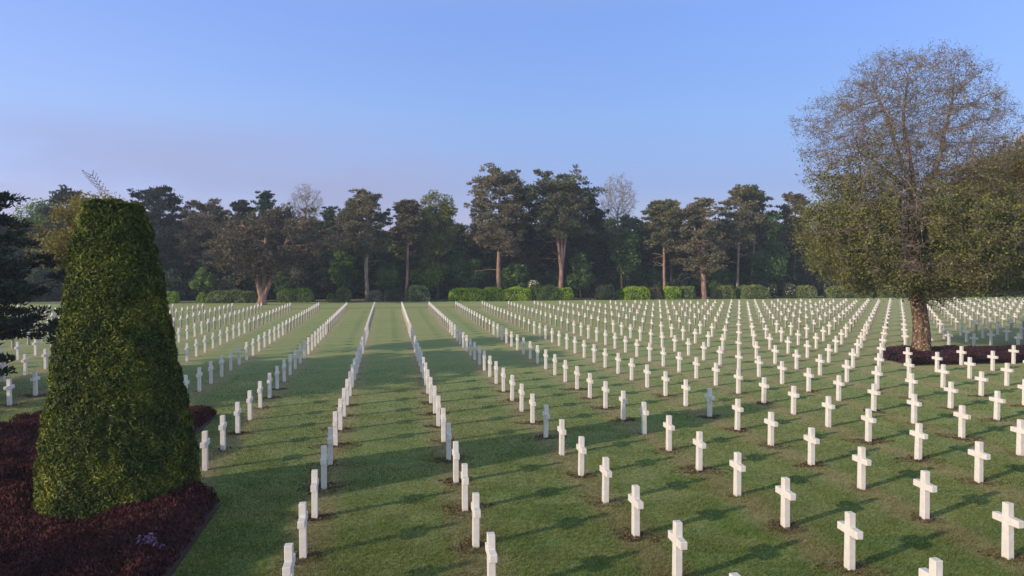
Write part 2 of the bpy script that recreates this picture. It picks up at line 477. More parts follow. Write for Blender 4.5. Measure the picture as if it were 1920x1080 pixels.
# ------------------------------------------------------------------ planted beds
BED_NEAR = [(-3.9, 5.0), (-3.9, 18.35), (-6.3, 18.35), (-6.3, 29.4), (-12.1, 29.0), (-12.4, 22.0), (-14.0, 22.0), (-14.0, 5.0)]
BED_OAK = [(28.9, 37.5), (47.5, 37.6), (47.5, 43.4), (31.2, 43.2), (29.3, 41.0)]

def in_poly(x, y, poly):
    x = np.asarray(x); y = np.asarray(y)
    ins = np.zeros(x.shape, bool)
    n = len(poly)
    for i in range(n):
        x1, y1 = poly[i]; x2, y2 = poly[(i + 1) % n]
        cond = ((y1 > y) != (y2 > y))
        with np.errstate(divide='ignore', invalid='ignore'):
            xi = (x2 - x1) * (y - y1) / (y2 - y1 + 1e-12) + x1
        ins ^= cond & (x < xi)
    return ins

def poly_dist(x, y, poly):
    d = np.full(np.shape(x), 1e9)
    n = len(poly)
    for i in range(n):
        a = np.array(poly[i], float); b = np.array(poly[(i + 1) % n], float)
        ab = b - a
        tt = np.clip(((x - a[0]) * ab[0] + (y - a[1]) * ab[1]) / (ab @ ab), 0, 1)
        d = np.minimum(d, np.hypot(x - a[0] - tt * ab[0], y - a[1] - tt * ab[1]))
    return d

def bed(name, poly, mat, core, hmax, dens, seed, label, slabel):
    rng = np.random.default_rng(seed)
    P = np.array(poly)
    n = len(poly)
    V = np.vstack([np.c_[P, np.full(n, 0.012)], np.c_[P, np.full(n, -0.05)]])
    me = bpy.data.meshes.new('soil_bed')
    me.from_pydata(V.tolist(), [], [list(range(n))[::1]] + [[(i + 1) % n, i, n + i, n + (i + 1) % n] for i in range(n)])
    me.materials.append(M_SOIL)
    so = link('soil_bed', me); tag(so, slabel, 'soil', kind='structure')
    def hgt(x, y):
        p = np.c_[x, y, np.zeros_like(x)]
        e = np.clip((poly_dist(x, y, poly) - 0.03) / 0.40, 0, 1)
        e = np.sqrt(1 - (1 - e) ** 2)
        e = e * (1 + 0.55 * np.exp(-((x + 11.0) ** 2 / 3.5 + (y - 25.5) ** 2 / 9.0)))
        return hmax * e * (0.45 + 0.75 * vnoise(p, 0.62, seed) ** 1.3 + 0.35 * vnoise(p, 2.2, seed + 1))
    x0, y0 = P.min(0); x1, y1 = P.max(0)
    # inner mound
    s = 0.16
    xs = np.arange(x0, x1 + s, s); ys = np.arange(y0, y1 + s, s)
    gx, gy = np.meshgrid(xs, ys)
    fx, fy = gx.ravel(), gy.ravel()
    ins = in_poly(fx, fy, poly)
    z = np.where(ins, hgt(fx, fy) * 0.86, -0.06)
    nx, ny = len(xs), len(ys)
    i = (np.arange(ny - 1)[:, None] * nx + np.arange(nx - 1)[None, :]).ravel()
    F = np.stack([i, i + 1, i + nx + 1, i + nx], -1)
    F = F[ins[F].all(1)]
    root = link(name, mesh_np(name, np.c_[fx, fy, z], F, core, True))
    tag(root, label, 'ground cover', kind='stuff')
    N = int((x1 - x0) * (y1 - y0) * dens)
    px = rng.uniform(x0, x1, N); py = rng.uniform(y0, y1, N)
    k = in_poly(px, py, poly) & (poly_dist(px, py, poly) > 0.04)
    px, py = px[k], py[k]
    pz = np.maximum(hgt(px, py), 0.03) * rng.uniform(0.72, 1.06, len(px))
    pts = np.c_[px, py, pz]
    nrm = unit(rng.normal(size=pts.shape) * np.array([1, 1, 0.55]))
    Vl, Fl = leaf_quads(pts, nrm, np.full(len(pts), 0.047), 0.34, rng, 0.3, up=0.6)
    link('sprigs', mesh_np('sprigs', Vl, Fl, mat), root)['kind'] = 'stuff'
    return root, hgt

near_bed, near_h = bed('heather', BED_NEAR, M_HEATHER, M_HEATHCORE, 0.56, 1500, 5,
                       'dark reddish brown heather filling the bed round the foot of the tall clipped yew', 'dark bare soil edge of the bed round the clipped yew')
bed('plum_ground_cover', BED_OAK, M_PLUM, M_HEATHCORE, 0.42, 420, 9,
    'dark plum coloured low planting round the trunk of the big half bare tree', 'dark soil of the bed under the big half bare tree')

# small purple flowering clump in the near bed
rng = np.random.default_rng(77)
fl = rng.normal(size=(110, 3)) * np.array([0.12, 0.12, 0.06])
cx, cy = -4.35, 14.55
fl[:, 0] += cx; fl[:, 1] += cy
fl[:, 2] += near_h(fl[:, 0], fl[:, 1]) + 0.08
Vl, Fl = leaf_quads(fl, rng.normal(size=fl.shape) * 0.6 + np.array([0, 0, 1.0]), np.full(len(fl), 0.030), 0.8, rng)
bag = Bag()
for i in range(40):
    a = fl[rng.integers(len(fl))]
    bag.add(*tube([(cx + (a[0] - cx) * 0.4, cy + (a[1] - cy) * 0.4, 0.05), a], [0.006, 0.004], 3))
root = empty('flowering_plant', (0, 0, 0))
tag(root, 'small clump of purple flowers at the corner of the dark heather bed', 'flower')
link('blossom', mesh_np('blossom', Vl, Fl, M_BLOSSOM_P), root)
link('stem', bag.mesh('stem', B_DARK), root)

# ------------------------------------------------------------------ grass blades near the viewer
def grass():
    rng = np.random.default_rng(11)
    N = 1900000
    zc = 9.5 + 34.0 * rng.random(N) ** 1.5
    u = rng.uniform(-0.86, 0.86, N)
    c, s = math.cos(0.1643), math.sin(0.1643)
    x = c * u * zc + s * zc; y = -s * u * zc + c * zc
    keep = rng.random(N) < 0.42 * np.clip((45 - zc) / 18, 0, 1)
    keep &= ~in_poly(x, y, BED_NEAR) & ~in_poly(x, y, BED_OAK)
    x, y = x[keep], y[keep]
    n = len(x)
    p = np.c_[x, y, np.zeros(n)]
    h = 0.022 + 0.034 * vnoise(p, 1.5, 3) * rng.uniform(0.5, 1.4, n)
    a = rng.uniform(0, 2 * math.pi, n)
    w = 0.007 + 0.005 * rng.random(n)
    lean = rng.normal(size=(n, 2)) * 0.014
    d = np.c_[np.cos(a), np.sin(a)] * w[:, None]
    V = np.stack([np.c_[x - d[:, 0], y - d[:, 1], np.full(n, -0.003)], np.c_[x + d[:, 0], y + d[:, 1], np.full(n, -0.003)],
                  np.c_[x + lean[:, 0], y + lean[:, 1], h]], 1).reshape(-1, 3)
    g = link('grass', mesh_np('grass', V, np.arange(3 * n).reshape(n, 3), M_BLADE))
    tag(g, 'short mown grass blades of the nearest part of the lawn', 'grass', kind='stuff')
grass()

# ------------------------------------------------------------------ crosses
def cross_geo(bev=0.008):
    import bmesh
    bm = bmesh.new()
    H, T = 1.07, 0.066
    hb, ht = 0.088, 0.074       # half width of the shaft along the row, foot and head
    zl, zu, L = 0.665, 0.815, 0.31
    def hw(z): return hb + (ht - hb) * z / H
    out = [(-hw(0), -0.04), (hw(0), -0.04), (hw(zl), zl), (L, zl + 0.004), (L, zu - 0.004), (hw(zu), zu), (hw(H), H), (-hw(H), H),
           (-hw(zu), zu), (-L, zu - 0.004), (-L, zl + 0.004), (-hw(zl), zl)]
    v = [bm.verts.new((-T, a, z)) for a, z in out]
    f = bm.faces.new(v)
    r = bmesh.ops.extrude_face_region(bm, geom=[f])
    for e in r['geom']:
        if isinstance(e, bmesh.types.BMVert): e.co.x = T
    bmesh.ops.recalc_face_normals(bm, faces=bm.faces)
    if bev:
        bmesh.ops.bevel(bm, geom=list(bm.edges), offset=bev, segments=1, affect='EDGES')
    me = bpy.data.meshes.new('marble_cross')
    bm.to_mesh(me); bm.free()
    me.materials.append(M_MARBLE)
    return me

ORD = ['', 'first', 'second', 'third', 'fourth', 'fifth', 'sixth', 'seventh', 'eighth', 'ninth', 'tenth', 'eleventh', 'twelfth', 'thirteenth',
       'fourteenth', 'fifteenth', 'sixteenth', 'seventeenth', 'eighteenth', 'nineteenth', 'twentieth', 'twenty-first', 'twenty-second',
       'twenty-third', 'twenty-fourth', 'twenty-fifth', 'twenty-sixth', 'twenty-seventh', 'twenty-eighth', 'twenty-ninth', 'thirtieth']

def view(X, Y, Z):
    c, s = math.cos(0.1643), math.sin(0.1643)
    x = c * X - s * Y; y = s * X + c * Y; z = Z - 5.65
    c, s = math.cos(0.0309), math.sin(0.0309)
    D = c * y - s * z; U = s * y + c * z
    if D < 1: return None
    return x / D * 1404.06 / 960, U / D * 1404.06 / 540, D      # -1..1 inside the frame

YEW = (-6.05, 18.3)
def crosses():
    rng = random.Random(4)
    allc = []
    for r in range(-22, 40):
        for i in range(-3, 37):
            X = ROW_X0 + r * ROW_DX; Y = ROW_Y0 + i * ROW_DY
            if in_poly(np.array([X]), np.array([Y]), BED_NEAR)[0] or poly_dist(np.array([X]), np.array([Y]), BED_NEAR)[0] < 0.2: continue
            if in_poly(np.array([X]), np.array([Y]), BED_OAK)[0] or poly_dist(np.array([X]), np.array([Y]), BED_OAK)[0] < 0.15: continue
            if r == -2 and i < 4: continue
            v = view(X, Y, 0.95)
            if v is None or abs(v[0]) > 1.45 or v[1] < -1.5: continue
            hidden = abs(v[0]) > 1.02 or v[1] < -1.02       # beside the frame of the photograph
            # behind the clipped yew as seen from the path of the photograph
            q = (v[0] * 960 + 960, 540 - v[1] * 540)
            if q[1] < 940 and Y > 19 and (120 - (q[1] - 550) * 0.12) < q[0] < (308 + (q[1] - 550) * 0.22): hidden = True
            if q[1] < 632 and q[0] < 112: hidden = True
            allc.append((v[2], r, i, X, Y, hidden))
    allc.sort()
    near = [c for c in allc if not c[5]][:290]
    ns = set((c[1], c[2]) for c in near)
    me = cross_geo()
    count = {}
    proto = None
    for d, r, i, X, Y, hd in sorted(near, key=lambda c: (c[1], c[2])):
        count[r] = count.get(r, 0) + 1
        if proto is None:
            o = proto = link('marble_cross', me)
        else:
            o = proto.copy(); COL.objects.link(o)
        o.location = (X + rng.uniform(-.012, .012), Y + rng.uniform(-.02, .02), rng.uniform(-.012, .008))
        o.rotation_euler = (rng.gauss(0, .006), rng.gauss(0, .006), rng.gauss(0, .012))
        k = count[r]
        if r >= -2:
            lab = f'white stone cross, {ORD[k]} from the front in the {ORD[r + 3]} row right of the clipped yew'
        else:
            lab = f'white stone cross, {ORD[k]} from the front in the {ORD[-2 - r]} row left of the clipped yew'
        tag(o, lab, 'cross', 'white crosses standing in rows on the lawn')
    # all the smaller crosses further back, as one object
    m2 = cross_geo(0.0)
    nv = len(m2.vertices)
    V = np.zeros(nv * 3, np.float32); m2.vertices.foreach_get('co', V); V = V.reshape(-1, 3)
    polys = [list(p.vertices) for p in m2.polygons]
    by = {}
    for p in polys: by.setdefault(len(p), []).append(p)
    far = [c for c in allc if (c[1], c[2]) not in ns]
    Vs = []; Fs = {k: [] for k in by}
    for n_, c in enumerate(far):
        a = rng.gauss(0, .012)
        R = np.array([[math.cos(a), -math.sin(a), 0], [math.sin(a), math.cos(a), 0], [0, 0, 1]])
        Vs.append(V @ R.T + np.array([c[3], c[4], rng.uniform(-.012, .008)]))
        for k, f in by.items(): Fs[k].append(np.array(f) + n_ * nv)
    o = link('marble_crosses', mesh_np('marble_crosses', np.concatenate(Vs), [np.concatenate(f) for f in Fs.values()], M_MARBLE))
    tag(o, 'many more small white crosses in rows towards the far end of the lawn', 'crosses', 'white crosses standing in rows on the lawn', kind='stuff')
    bpy.data.meshes.remove(m2)
    print('crosses', len(near), len(far), 'rows', min(count), max(count))
    # loose soil and dead grass at the feet of the near ones
    g = np.random.default_rng(8)
    P = []
    for d, r, i, X, Y, hd in near:
        if d > 34: continue
        if g.random() < 0.2: continue
        n = int(g.uniform(60, 380))
        a = g.uniform(0, 2 * math.pi, n); ph = g.uniform(0, 6.28, 3)
        rr = np.sqrt(g.random(n)) * g.uniform(0.30, 0.58) * (1 + .32 * np.sin(a * 2 + ph[0]) + .25 * np.sin(a * 3 + ph[1]) + .15 * np.sin(a * 7 + ph[2]))
        k = rr > 0.08
        P.append(np.c_[X + rr * np.cos(a) * 1.15, Y + rr * np.sin(a) * 0.85, g.uniform(0.005, 0.035, n)][k])
    P = np.concatenate(P)
    Vl, Fl = leaf_quads(P, g.normal(size=P.shape) * 0.5 + np.array([0, 0, 1.0]), np.full(len(P), 0.036), 0.5, g)
    o = link('loose_soil', mesh_np('loose_soil', Vl, Fl, M_CRUMB))
    tag(o, 'loose brown soil and dead grass round the feet of the crosses', 'soil', kind='stuff')
crosses()

# ------------------------------------------------------------------ clipped yew
YZ = np.array([0.0, 1.0, 1.95, 3.2, 4.4, 5.6, 6.6, 7.05])
YS = np.array([2.94, 2.72, 2.48, 2.17, 1.80, 1.54, 1.26, 1.02])
def yew_surface(n, rng, shrink=0.0, H=7.05):
    """points and normals on a rounded square taper; n points"""
    z = rng.uniform(0, H, n * 2)
    s = np.interp(z, YZ, YS)
    keep = rng.random(n * 2) < s / YS[0]
    z = z[keep][:n]; s = s[keep][:n]
    n = len(z)
    a = rng.uniform(0, 2 * math.pi, n)
    ca, sa = np.cos(a), np.sin(a)
    p = 3.0
    rr = 1.0 / (np.abs(ca) ** p + np.abs(sa) ** p) ** (1 / p)
    half = s / 2 * 1.12 - shrink
    x = ca * rr * half; y = sa * rr * half
    nx = np.sign(ca) * np.abs(ca * rr) ** (p - 1); ny = np.sign(sa) * np.abs(sa * rr) ** (p - 1)
    N = unit(np.c_[nx, ny, np.full(n, 0.12)])
    return np.c_[x, y, z], N

def yew_parts(root, nspr, seed):
    rng = np.random.default_rng(seed)
    P, N = yew_surface(nspr, rng)
    # flat clipped top
    nt = nspr // 22
    T = np.c_[rng.uniform(-.58, .58, nt), rng.uniform(-.58, .58, nt), np.full(nt, 7.05)]
    T = T[np.hypot(T[:, 0], T[:, 1]) < .64]; nt = len(T)
    P = np.vstack([P, T]); N = np.vstack([N, np.tile([0, 0, 1.0], (nt, 1))])
    lump = vnoise(P, 1.4, seed) * 0.09 + vnoise(P, 5.0, seed + 1) * 0.10 + vnoise(P, 11.0, seed + 2) * 0.07 - 0.13
    P = P + N * (lump + rng.uniform(-0.09, 0.04, len(P)))[:, None]
    P[:, 0] -= 0.012 * P[:, 2]
    # softly rounded upper rim
    P[:, 2] -= 0.07 * np.clip(np.hypot(P[:, 0] + 0.15, P[:, 1]) / 0.62, 0, 1.1) ** 4 * (P[:, 2] > 6.75)
    Nn = unit(N * 0.85 + rng.normal(size=N.shape) * 0.45)
    Vl, Fl = leaf_quads(P, Nn, np.full(len(P), 0.050), 0.25, rng, 0.2, up=0.25)
    link('foliage', mesh_np('foliage', Vl, Fl, M_YEW), root)
    # dense inside
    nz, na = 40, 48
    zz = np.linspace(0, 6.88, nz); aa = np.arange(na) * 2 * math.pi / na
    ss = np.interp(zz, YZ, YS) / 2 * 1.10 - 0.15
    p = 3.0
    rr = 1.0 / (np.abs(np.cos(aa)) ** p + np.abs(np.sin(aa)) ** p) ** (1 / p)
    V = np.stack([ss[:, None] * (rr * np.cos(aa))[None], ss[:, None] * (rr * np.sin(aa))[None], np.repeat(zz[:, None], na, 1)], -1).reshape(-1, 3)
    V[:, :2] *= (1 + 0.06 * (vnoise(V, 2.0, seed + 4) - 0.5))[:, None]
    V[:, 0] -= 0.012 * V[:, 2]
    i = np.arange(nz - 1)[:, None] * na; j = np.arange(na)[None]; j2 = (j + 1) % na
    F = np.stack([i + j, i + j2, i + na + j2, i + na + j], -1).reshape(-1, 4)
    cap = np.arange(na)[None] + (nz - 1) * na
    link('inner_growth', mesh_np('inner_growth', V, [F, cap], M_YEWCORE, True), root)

yew = empty('clipped_yew', (YEW[0], YEW[1], 0))
tag(yew, 'tall clipped yew with flat top tapering up from a dark heather bed', 'yew')
yew_parts(yew, 230000, 21)
# one stray shoot above the clipped top
bag = Bag()
sh = smooth_path([(-0.12, 0, 6.95), (-0.22, 0.02, 7.22), (-0.40, 0.03, 7.45), (-0.52, 0.0, 7.66)], 10)
bag.add(*tube(sh, np.linspace(0.014, 0.005, 10), 5))
rng = np.random.default_rng(5)
sp = []
for i in range(2, 10):
    for s in (-1, 1):
        b = sh[i]; e = b + np.array([-0.10 + 0.13 * s, rng.uniform(-.05, .05), 0.13])
        bag.add(*tube([b, (b + e) / 2 + np.array([0, 0, -0.015]), e], [0.007, 0.006, 0.004], 4))
        for k in range(6): sp.append(b + (e - b) * rng.random())
sp = np.array(sp)
sho = link('stray_shoot', bag.mesh('stray_shoot', B_PALE), yew)
Vl, Fl = leaf_quads(sp, rng.normal(size=sp.shape), np.full(len(sp), 0.03), 0.25, rng)
link('needles', mesh_np('needles', Vl, Fl, M_OLIVE), sho)

# second clipped yew, unseen, added beside the viewer to shade the near lawn
y2 = empty('clipped_yew', (-16.2, 9.4, 0))
y2.scale = (1.25, 1.25, 0.66)
tag(y2, 'lower clipped yew out of view, added to cast shade on the near lawn', 'yew')
for ch in children(yew):
    if ch.name.split('.')[0] in ('foliage', 'inner_growth'):
        c = ch.copy(); COL.objects.link(c); c.parent = y2

# ------------------------------------------------------------------ trees
def space_colonize(start, attract, D, di, dk, iters, up=0.0, seed=0):
    """start: list of node paths (parent index list); returns nodes (n,3), parent (n)"""
    nodes = [np.array(p, float) for p in start[0]]
    par = list(start[1])
    A = np.asarray(attract, float)
    alive = np.ones(len(A), bool)
    NP = np.array(nodes)
    d = np.full(len(A), 1e9); near = np.zeros(len(A), int)
    for k in range(len(NP)):
        dd = ((A - NP[k]) ** 2).sum(1)
        m = dd < d; d[m] = dd[m]; near[m] = k
    rng = np.random.default_rng(seed)
    for it in range(iters):
        act = alive & (d < di * di)
        if not act.any(): break
        idx = np.unique(near[act])
        acc = np.zeros((len(nodes), 3))
        dirs = unit(A[act] - np.array(nodes)[near[act]])
        np.add.at(acc, near[act], dirs)
        new = []
        for k in idx:
            v = acc[k]
            L = np.linalg.norm(v)
            if L < 1e-3: continue
            v = v / L + rng.normal(size=3) * 0.16 + np.array([0, 0, up])
            v /= np.linalg.norm(v)
            new.append((k, nodes[k] + v * D))
        if not new: break
        for k, p in new:
            q = len(nodes)
            nodes.append(p); par.append(k)
            dd = ((A - p) ** 2).sum(1)
            m = dd < d; d[m] = dd[m]; near[m] = q
        alive &= d > dk * dk
    return np.array(nodes), np.array(par)

def branch_mesh(nodes, par, rtip, power, rmin_sides, rmax=None):
    n = len(nodes)
    kids = [[] for _ in range(n)]
    for i in range(n):
        if par[i] >= 0: kids[par[i]].append(i)
    r = np.zeros(n)
    for i in range(n - 1, -1, -1):
        r[i] = rtip if not kids[i] else sum(r[c] ** power for c in kids[i]) ** (1 / power)
    if rmax: r *= np.minimum(1, rmax / r.max()) if r.max() > rmax else 1
    bag = Bag()
    # chains
    stack = [(0, None)]
    while stack:
        i, p = stack.pop()
        ch = [] if p is None else [p]
        ch.append(i)
        while kids[i]:
            ks = sorted(kids[i], key=lambda c: -r[c])
            for c in ks[1:]: stack.append((c, i))
            i = ks[0]; ch.append(i)
        if len(ch) > 1:
            P = nodes[ch]; R = r[ch].copy()
            if p is not None: R[0] = R[1]
            if len(P) > 3:
                Q = P.copy(); Q[1:-1] = 0.25 * P[:-2] + 0.5 * P[1:-1] + 0.25 * P[2:]; P = Q
            s = 10 if R.max() > 0.15 else (6 if R.max() > 0.05 else (4 if R.max() > rmin_sides else 3))
            bag.add(*tube(P, R, s))
    return bag, r, kids

def twigs(bag, nodes, r, thr, per, length, rt, rng, drop=0.0, zmax=None):
    """thin side twigs on every fine branch; returns points along them"""
    pts = []
    for i in np.where(r < thr)[0]:
        for k in range(per):
            d = unit(rng.normal(size=3) * np.array([1, 1, 0.7]) + np.array([0, 0, 0.25 - drop]))
            L = length * rng.uniform(0.5, 1.3)
            b = nodes[i]
            m = b + d * L * 0.5 + rng.normal(size=3) * L * 0.10
            e = b + d * L + np.array([0, 0, (0.12 - drop) * L]) + rng.normal(size=3) * L * 0.12
            bag.add(*tube([b, m, e], [rt, rt * 0.8, rt * 0.5], 3))
            pts.append((m, e))
    return pts

def ellipsoid_pts(n, c, r, rng, hollow=0.0):
    v = unit(rng.normal(size=(n, 3)))
    q = (hollow + (1 - hollow) * rng.random(n)) ** (1 / 2.2)
    return np.array(c) + v * q[:, None] * np.array(r)

def big_tree():
    rng = np.random.default_rng(31)
    root = empty('half_bare_tree', (32.4, 41.4, 0))
    tag(root, 'tall half bare spring tree with speckled trunk and olive leaves on its low branches', 'tree')
    # trunk path with the slight lean of the photograph
    tp = [(0.15, 0, 0), (0.10, 0, 1.5), (-0.10, 0.05, 3.2), (-0.30, 0.05, 5.0), (-0.45, 0, 6.8), (-0.50, 0, 8.4), (-0.50, 0, 9.4)]
    tp = smooth_path(tp, 30)
    path, par0 = [tuple(p) for p in tp], [-1] + list(range(len(tp) - 1))
    def leader(ctl, n):
        q = smooth_path([tp[-1]] + ctl, n)[1:]
        k = len(tp) - 1
        for p in q:
            path.append(tuple(p)); par0.append(k); k = len(path) - 1
    leader([(-0.8, .1, 10.8), (-1.65, .3, 13.0), (-2.2, .2, 14.4), (-2.9, .4, 16.0)], 22)
    leader([(-0.45, .3, 11.2), (-0.75, .6, 13.6), (-1.0, .5, 14.8), (-0.5, .8, 17.2)], 24)
    leader([(0.1, -.2, 10.6), (0.65, -.5, 11.9), (0.9, -.6, 13.4), (1.7, -.4, 16.0)], 22)
    leader([(-1.2, -.4, 10.2), (-2.6, -.8, 10.9), (-4.2, -.9, 12.0)], 14)
    leader([(0.6, .4, 10.0), (2.2, .8, 10.6), (4.2, .9, 11.3)], 14)
    start = [path, par0]
    v = unit(rng.normal(size=(9000, 3)))
    q = rng.random(9000) ** (1 / 2.6)
    q *= 0.74 + 0.50 * vnoise(v + 3, 2.2, 12)
    up = np.array([-0.9, 0, 13.3]) + v * q[:, None] * np.array([6.6, 6.0, 6.1]) * np.array([1, 1, 1])
    up[:, :2] *= (1.0 - 0.30 * np.clip((up[:, 2:3] - 14.5) / 5, 0, 1))
    up[:, 0] = np.where(up[:, 0] > 0, up[:, 0] * (0.97 - 0.10 * np.clip((up[:, 2] - 13.5) / 4, 0, 1)), up[:, 0])
    up = up[(up[:, 2] > 8.0) & (vnoise(up, 0.5, 3) > 0.24)]
    lo = ellipsoid_pts(3600, (-0.3, 0, 7.4), (7.1, 6.8, 4.3), rng, 0.2)
    lo = lo[lo[:, 2] > 2.9 + 2.4 * vnoise(lo, 0.45, 4)]
    up = up[rng.random(len(up)) < 0.8]
    A = np.vstack([up, lo])
    nodes, par = space_colonize(start, A, 0.30, 2.0, 0.42, 90, 0.015, 5)
    bag, r, kids = branch_mesh(nodes, par, 0.0125, 1.95, 0.022, rmax=.34)
    # trunk itself with a flared foot
    R = np.interp(np.linspace(0, 9.6, 30), [0, .25, .7, 1.6, 3.5, 6, 8, 9.6], [0.80, .66, .55, .48, .43, .38, .33, .26])
    tb = Bag(); V, F = tube(tp, R, 18)
    ang = np.arctan2(V[:, 1], V[:, 0])
    fl_ = np.clip(1 - V[:, 2] / 1.2, 0, 1) ** 2
    V[:, :2] *= (1 + 0.22 * fl_ * np.sin(ang * 5 + 1.0) + 0.05 * np.sin(ang * 3 + V[:, 2] * 1.5))[:, None]
    V[:, 2] -= 0.06 * (V[:, 2] < 0.05)
    tb.add(V, F)
    link('trunk', tb.mesh('trunk', B_OAK, True), root)
    tw_u = []; 
    low = nodes[:, 2] < 9.4
    ru = np.where(low, 9, r); rl = np.where(low, r, 9)
    pu = twigs(bag, nodes, ru, 0.034, 3, 0.58, 0.0095, rng)
    pl = twigs(bag, nodes, rl, 0.034, 3, 0.66, 0.0125, rng, drop=0.2)
    br = link('branches', bag.mesh('branches', B_TWIG, True), root)
    # sparse opening buds above, olive leaves below and reaching up into the crown here and there
    a = np.array([p for q in pu for p in q])
    a = np.repeat(a, 2, 0) + rng.normal(size=(len(a) * 2, 3)) * 0.10
    low_ = np.clip((13.2 - a[:, 2] + 3.4 * (vnoise(a, 0.45, 15) - 0.5)) / 4.0, 0, 1)
    g = rng.random(len(a)) < 0.8 * low_ ** 1.3
    g &= (np.hypot(a[:, 0] + 0.5, a[:, 1]) > 3.0 * np.clip((a[:, 2] - 7.6) / 1.6, 0, 1))
    k = (rng.random(len(a)) < 0.42 + 0.45 * (vnoise(a, 0.5, 8) > 0.60)) & ~g
    up_leaf = np.repeat(a[g], 2, 0) + rng.normal(size=(2 * g.sum(), 3)) * 0.08
    Vl, Fl = leaf_quads(a[k], rng.normal(size=a[k].shape), np.full(k.sum(), 0.05), 0.5, rng)
    link('buds', mesh_np('buds', Vl, Fl, M_BUD), root)
    b = np.array([p for q in pl for p in q])
    b = np.repeat(b, 6, 0) + rng.normal(size=(len(b) * 6, 3)) * 0.20
    b = b[vnoise(b, 0.9, 18) + 0.3 * rng.random(len(b)) > 0.46]
    b = np.vstack([b, up_leaf])
    # the trunk stays bare on the open side of the low crown
    side = np.array([0.786, -0.618]); front = np.array([-0.618, -0.786])
    lat = b[:, :2] @ side - np.interp(b[:, 2], [0, 3, 5, 7, 9], [.1, -.05, -.2, -.35, -.4]); fr = b[:, :2] @ front
    hide = (abs(lat) < 0.75 + 0.5 * (vnoise(b, 0.8, 40) - .5)) & (fr > 0.1) & (b[:, 2] > 4.4 + 1.2 * vnoise(b, 0.7, 41))
    b = b[~(hide & (rng.random(len(b)) < 0.88))]
    Vl, Fl = leaf_quads(b, rng.normal(size=b.shape) + np.array([0, 0, 0.3]), np.full(len(b), 0.074), 0.55, rng)
    link('crown', mesh_np('crown', Vl, Fl, M_OLIVE), root)
    print('oak nodes', len(nodes), 'twigs', len(pu), len(pl), 'leaves', len(a), len(b))
big_tree()

def neighbour_tree():
    rng = np.random.default_rng(32)
    root = empty('leafy_tree', (46.9, 46.5, 0))
    tag(root, 'broad olive leaved tree with orange tinted top just right of the half bare tree', 'tree')
    tp = smooth_path([(0, 0, 0), (-0.1, 0, 1.8), (0.1, 0.1, 3.6), (0, 0, 6.0)], 16)
    start = [list(tp), [-1] + list(range(15))]
    A = ellipsoid_pts(5200, (0.6, 0, 8.4), (8.0, 8.0, 7.0), rng, 0.3)
    A = A[A[:, 2] > 3.6]
    nodes, par = space_colonize(start, A, 0.42, 3.2, 0.62, 60, 0.0, 6)
    bag, r, kids = branch_mesh(nodes, par, 0.015, 2.3, 0.025)
    pl = twigs(bag, nodes, r, 0.038, 3, 0.65, 0.009, rng, drop=0.15)
    # one long bare limb hanging out to the left
    lp = smooth_path([(0.0, 0, 3.0), (-2.8, -1.2, 3.7), (-5.2, -1.8, 3.7), (-6.8, -2.2, 4.2)], 14)
    bag.add(*tube(lp, np.linspace(0.20, 0.05, 14), 8))
    tb = Bag(); tb.add(*tube(tp, np.interp(np.arange(16), [0, 2, 15], [0.62, .46, .34]), 14))
    link('trunk', tb.mesh('trunk', B_DARK, True), root)
    link('branches', bag.mesh('branches', B_TWIG, True), root)
    b = np.array([p for q in pl for p in q])
    b = np.repeat(b, 6, 0) + rng.normal(size=(len(b) * 6, 3)) * 0.28
    top = b[:, 2] + 1.5 * (vnoise(b, 0.5, 2) - 0.5) > 10.2
    for nm, q, m in (('crown', b[~top], M_OLIVE), ('crown_top', b[top], M_ORANGE)):
        Vl, Fl = leaf_quads(q, rng.normal(size=q.shape) + np.array([0, 0, 0.5]), np.full(len(q), 0.095), 0.55, rng)
        link(nm, mesh_np(nm, Vl, Fl, m), root)
    print('neighbour nodes', len(nodes), len(b))
neighbour_tree()

def pads(bag, P, R, nface, size, rng, flat=0.45):
    """needle tufts pointing outward from flattened pads: P (n,3), R (n)"""
    n = len(P)
    v = unit(rng.normal(size=(n, nface, 3)))
    q = rng.random((n, nface, 1)) ** 0.40 * rng.uniform(0.75, 1.18, (n, nface, 1))
    pts = (P[:, None, :] + v * q * R[:, None, None] * np.array([1, 1, flat])).reshape(-1, 3)
    v = v.reshape(-1, 3)
    m = len(pts)
    U = unit(v * np.array([1, 1, .6]) + np.array([0, 0, 0.55]) + rng.normal(size=(m, 3)) * .35)
    N = unit(np.cross(U, unit(rng.normal(size=(m, 3)))))
    W = np.cross(N, U)
    s = (size * rng.uniform(.6, 1.3, m))[:, None]
    V = np.stack([pts - U * s * .6, pts + W * s * .40, pts + U * s * 1.2, pts - W * s * .40], 1).reshape(-1, 3)
    bag.add(V, np.arange(4 * m).reshape(m, 4))

